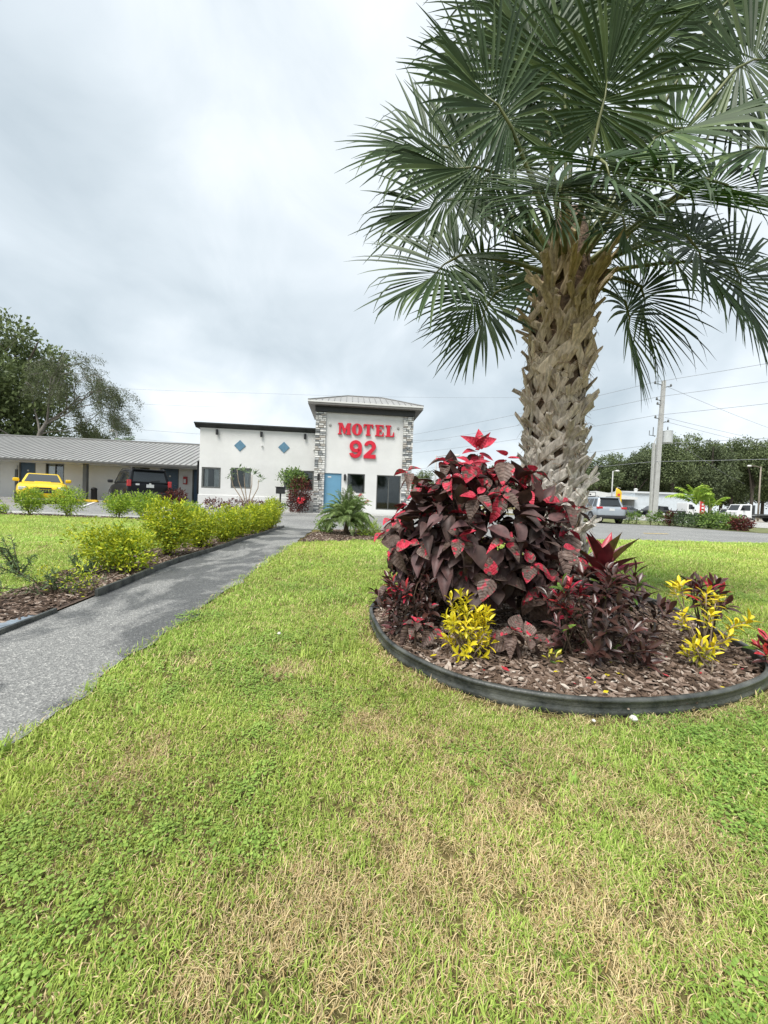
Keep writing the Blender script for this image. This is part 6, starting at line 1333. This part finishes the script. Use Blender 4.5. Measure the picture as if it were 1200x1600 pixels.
def street_lamp(label, loc, h, arm, m, dirn=-1):
    t = tag(empty('street_lamp', loc), label, 'street lamp'); b = MB(); b.tube([(0,0,0),(0,0,h)], [.13,.08], 8); b.build('pole', m, t, smooth=True)
    b = MB(); b.tube([(0,0,h-.15),(dirn*arm*.5,0,h+.05),(dirn*arm,0,h+.08)], .045, 6); b.build('arm', m, t, smooth=True)
    b = MB(); b.lathe([(.02,-.35),(.13,-.2),(.15,.15),(.05,.35)], 10, 'X', (dirn*(arm+.2),0,h+.06)); b.build('lamp_head', M_WHITET, t, smooth=True)
M_WOODP = mat('wood_pole', (0.26,0.22,0.18), .85, .2, 4)
street_lamp('brown street lamp standing before the dark wood', (58.4,60,0), 8.5, 1.6, M_WOODP); street_lamp('thin grey street lamp rising behind the shop canopy', (36.6,62,0), 7.2, .5, M_CONCPOLE, 1)
street_lamp('double-armed street lamp behind the copperleaf bush', (5.2,40,0), 5.9, 1.9, M_CONCPOLE, 1)
street_lamp('short lamp pole above the ridge of the wing roof', (-28.0,40,0), 7.2, .3, M_CONCPOLE, -1)
def feather(label, loc, h, w, m, m2):
    t = tag(empty('feather_flag', loc), label, 'flag'); b = MB(); b.tube([(0,0,0),(0,0,h*.9),(w*.3,0,h),(w*.8,0,h*.97)], .03, 6); b.build('flagpole', M_WHITET, t)
    b = MB(); n = 14; vs = []
    for i in range(n+1):
        z = h*(.28+.70*i/n); ww = w*(1 if i < n*.75 else max(.05, 1-((i-n*.75)/(n*.27))**2)); vs += [(.02,.0,z),(.02+ww*.5,.06*math.sin(i*.9),z),(.02+ww,.03*math.sin(i*.9+1),z)]
    b.add(vs, [(i*3+j,i*3+j+1,(i+1)*3+j+1,(i+1)*3+j) for i in range(n) for j in range(2)]); b.build('banner', m, t, smooth=True, fix=False)
    b = MB()
    for k in range(3): z = h*(.40+.15*k); b.prism([(w*.3,z),(w*.7,z),(w*.7,z+h*.08),(w*.3,z+h*.08)], -.10, -.085)
    b.build('banner_mark', m2, t)
feather('yellow feather flag with red marks in front of the shop canopy', (36.0,60,0), 4.5, .95, mat('flag_yellow', (.75,.5,.03), .7, .1), mat('flag_red', (.55,.04,.04), .7, .1))
feather('red feather flag with white marks behind the small lime palm', (36.9,45,0), 2.6, .6, mat('flag_red', (.55,.04,.04), .7, .1), M_PAINT_W)

# planted island on the near side of the highway
tag(sheet('verge', [(18.5,18.8),(22,19.5),(26,24),(25.5,27),(24.5,36.5),(16,40),(13.05,40),(13.55,25.05),(16.5,24.35),(17.95,23.65),(17.75,20.3)], .02, mat('verge_grass', (0.10,0.14,0.035), .95, .35, 1.5, coords='World', col2=(0.17,0.17,0.07), bump=.6, bscale=20)), kind='structure')
ip = [(18.3,25.7,.5,.8),(18.4,24.8,.5,.75),(18.6,24.1,.6,.95),(18.8,23.6,.55,.9),(18.9,23.0,.5,.7),(18.9,22.5,.42,.6)]
for i, (x, y, rr, h) in enumerate(ip):
    shrub('island_shrub', ['grey-green shrub at the pole end of the island bed','grey-green shrub under the small lime palm','bushy olive shrub right of the small lime palm','tallest olive shrub of the island bed','pale olive shrub before the red-tipped one','small red-brown shrub ending the island bed'][i], (x, y-2.2, 0.02), [((0,0,h*.5),(rr,rr*.8,h*.5))], 900, .13, M_REDSH if i == 5 else M_GREYSH if i < 2 else M_GREENSH, 80+i, 'shrubs of the island bed', stems=3, clump_r=.11, shell=.35)
shrub('island_shrub', 'dark red spiky shrub at the near foot of the island palm', (18.0,24.2,.02), [((0,0,.4),(.3,.3,.4))], 400, .2, M_REDSH, 88, 'shrubs of the island bed', stems=3, aspect=.2, clump_r=.1)
for i, (x, y) in enumerate(((15.2,23.7),(15.75,23.5),(16.2,23.4),(16.95,23.2),(17.4,23.1),(18.05,23.0))):
    shrub('young_hedge_plant', 'thin young green hedge plant in the row before the pole', (x, y+1.2, .02), [((0,0,.42),(.22,.2,.38))], 260, .11, M_GREENSH, 90+i, 'young hedge plants before the pole', stems=4, clump_r=.09, shell=.2)
sp = tag(empty('small_palm', (18.35,22.6,.02)), 'small lime-green palm with arching feather fronds on the island bed', 'tree')
b = MB(); b.tube([(0,0,-.05),(.03,0,.8),(0,0,1.5)], [.09,.07,.06], 8); b.build('trunk', M_STEM_PALE, sp, smooth=True)
b = MB(); b.tube([(.9,.1,-.05),(.95,.1,.7),(.9,.1,1.2)], [.08,.06,.05], 8); b.build('trunk', M_STEM_PALE, sp, smooth=True)
arching_fronds(sp, 14, 1.7, M_LIMEPALM, 9, 24, .075, 1.35, (0.7,1.5), lw=.26, sag=1.5)
for o in list(sp.children)[-5:]: o.location = (.9,.1,-.3)

# ------------------------------------------------------------------ trees
M_BARK = mat('tree_bark', (0.10,0.085,0.07), .9, .3, 3, bump=.5, bscale=8); M_BARKP = mat('grey_bark', (0.17,0.155,0.135), .9, .3, 3)
M_TREE = [dmat('tree_leaves_a', (0.21,0.26,0.115), (0.065,0.09,0.042)), dmat('tree_leaves_b', (0.24,0.30,0.12), (0.08,0.11,0.045)), dmat('tree_leaves_c', (0.17,0.21,0.10), (0.05,0.07,0.036))]
M_AIRY = dmat('airy_leaves', (0.16,0.19,0.09), (0.06,0.075,0.035))
def crown_mesh(seed, m, R0, H0, n, leaf):
    """clumps of leaf faces over a lumpy crown of radius R0 and height H0"""
    r = random.Random(seed); blobs = []
    for i in range(22):
        v = rv(r); rr = r.uniform(.20,.36)
        blobs.append(((v.x*R0*.78*r.uniform(.4,1), v.y*R0*.78*r.uniform(.4,1), H0*(.5+.42*v.z*r.uniform(.5,1))), (R0*rr, R0*rr, R0*rr*.75)))
    return foliage_mesh('crown', m, blobs, n, leaf, .6, .62, .1, seed, 0, 6, leaf*.8, 1.0)
CROWNS = [crown_mesh(200+i, M_TREE[i%3], 5.5, 13, 15000, .36) for i in range(4)]
def tree(name, label, x, y, h, w, k, rz, group, cut=.18, far=True):
    t = tag(empty(name, (x,y,0), rz), label, 'tree', group)
    b = MB(); b.tube([(0,0,-.2),(.1,0,h*.3),(.0,.2,h*.6),(0,0,h*.85)], [.035*h*.6,.026*h*.6,.016*h*.6,.004*h], 7); b.build('trunk', M_BARK, t, smooth=True)
    for j in range(4):
        q = j*1.7+rz; b = MB(); b.tube([(0,.05,h*(.28+.07*j)),(math.cos(q)*w*.35,math.sin(q)*w*.35,h*(.5+.07*j)),(math.cos(q)*w*.7,math.sin(q)*w*.7,h*(.62+.07*j))], [.012*h,.008*h,.003*h], 5); b.build('limb', M_BARK, t)
    c = link('crown', CROWNS[k], t); c.location = (0,0,h*cut); c.scale = (w/5.5, w/5.5, h*(1-cut)/13); c['kind'] = 'stuff'
    return t
r_ = random.Random(77); row = []
for i, (px, Y, h) in enumerate(((930,92,14.5),(962,96,15.5),(990,90,16),(1020,96,19),(1048,88,19.5),(1078,94,20.5),(1108,88,19),(1140,92,20),(1172,88,19.5),(1205,92,21),(1240,90,20),(1280,94,21),(905,100,12.5),(880,104,12),(1330,92,20),(1400,95,21))):
    tree('wood_tree', 'broad dark green tree in the wood across the highway', (px-600)/600*Y, Y, h, r_.uniform(5.2,6.8), i % 4, r_.uniform(0,6), 'trees of the wood across the highway', .10)
for i, (px, Y, h) in enumerate(((1000,112,17),(1035,114,19),(1066,112,21),(1095,112,20),(1125,114,22),(1158,110,21),(1190,112,22),(950,115,15),(915,118,13.5),(1225,112,22))):
    tree('wood_tree', 'tall tree standing behind the front row of the wood', (px-600)/600*Y, Y, h, r_.uniform(6,7.5), (i+1) % 4, r_.uniform(0,6), 'trees in the back row of the wood', .06)
for i, (x, y, h, w) in enumerate(((0,150,13,8),(14,150,14,9),(30,150,13,9),(45,150,12,9),(-14,150,12,8),(-30,150,12,9),(24,78,10.5,4))):
    tree('far_tree', ['distant green tree behind the tower','distant green tree beyond the motel and the bush','distant green tree past the palm','distant green tree behind the shop','distant tree hidden behind the office','distant tree behind the wing roof','light green tree showing beside the palm trunk above the bush'][i], x, y, h, w, i % 4, i*1.3, None, .05)
tree('dense_tree', 'dense dark green tree at the edge of the frame behind the wing', -42.5, 44, 20.5, 6.4, 1, .4, None, .08)
tree('dense_tree', 'round low green tree showing above the ridge of the wing roof', -36.0, 46, 9.2, 3.4, 1, 1.1, None, .08)
# airy half-bare tree with weeping twigs
def airy_tree():
    t = tag(empty('airy_tree', (-38.0,41,.6)), 'airy half-bare tree with fine weeping twigs behind the wing roof', 'tree'); r = random.Random(14)
    leaves = MB(); tw = MB()
    def leafs(p, n, s):
        for i in range(int(n*4.6)):
            q = p + Vector((r.gauss(0,.22), r.gauss(0,.22), r.gauss(-.1,.25))); x = rv(r); y = x.cross(rv(r)).normalized(); L_ = r.uniform(.10,.22)
            leaves.add([q, q+x*L_*.5+y*L_*.24, q+x*L_, q+x*L_*.5-y*L_*.24], [(0,1,2,3)])
    def grow(p, d, L_, rad, lvl, tgt):
        pts = [p.copy()]; K = 4; dd = d.copy()
        for k in range(K):
            dd = (dd + rv(r)*.16 + Vector((0,0,.05 if lvl < 3 else -.16))).normalized(); p = p + dd*L_/K; pts.append(p.copy())
        rads = [rad*(1-.45*k/K) for k in range(K+1)]
        tgt.tube(pts, rads, 5 if lvl < 3 else 3, cap=False)
        if lvl >= 5: leafs(pts[1], 3, 1); leafs(pts[2], 4, 1); leafs(pts[3], 4, 1); leafs(pts[-1], 6, 1); return
        n = 3 if lvl < 4 else 3
        for i in range(n):
            a = pts[r.choice((2,3,4,4))]; q = rv(r); nd = (dd*.75 + q*.62 + Vector((.10,0,.06 if lvl < 3 else -.28))).normalized(); grow(a, nd, L_*r.uniform(.62,.82), rad*.56, lvl+1, tw)
        if lvl >= 3: leafs(pts[3], 4, 1); leafs(pts[2], 3, 1)
    tr = MB(); tr.tube([(0,0,-.2),(.5,0,3.5),(1.3,0,7.2),(2.2,0,8.8)], [.36,.30,.24,.18], 8); tr.build('trunk', M_BARKP, t, smooth=True)
    limbs = [((2.2,0,8.8),(.75,.1,.62),5.0,.15),((2.2,0,8.8),(.35,-.1,.95),5.4,.14),((1.3,0,7.2),(.95,.1,.12),4.4,.10),((1.3,0,7.2),(-.3,.2,.9),5.6,.15),((.5,0,5.0),(-.7,-.1,.7),5.0,.13),((2.0,0,8.4),(.9,-.2,.35),5.0,.12)]
    for p, d, L_, rad in limbs:
        b = MB(); grow(Vector(p), Vector(d).normalized(), L_, rad, 1, b); b.build('limb', M_BARKP, t, fix=False)
    o = tw.build('twigs', M_BARKP, t, fix=False); o['kind'] = 'stuff'; o = leaves.build('crown', M_AIRY, t, fix=False); o['kind'] = 'stuff'
airy_tree(); bpy.data.objects['airy_tree'].scale = (.86,.86,.86)
pp = tag(empty('papaya_plant', (-21.6,32,0)), 'pale spiky-leaved sapling rising above the wing roof ridge', 'plant')
b = MB(); b.tube([(0,0,0),(0,0,5.2)], [.10,.06], 7); b.build('trunk', M_STEM_PALE, pp, smooth=True); arching_fronds(pp, 9, 1.0, M_GREYSH, 21, 9, .10, 5.1, (-.1,1.2), lw=.35)
tag(sheet('far_field', [(-300,60),(-20,45),(-40,170),(-300,300)], .014, mat('far_field', (0.09,0.12,0.035), .95, .3, .2, coords='World')), kind='structure')
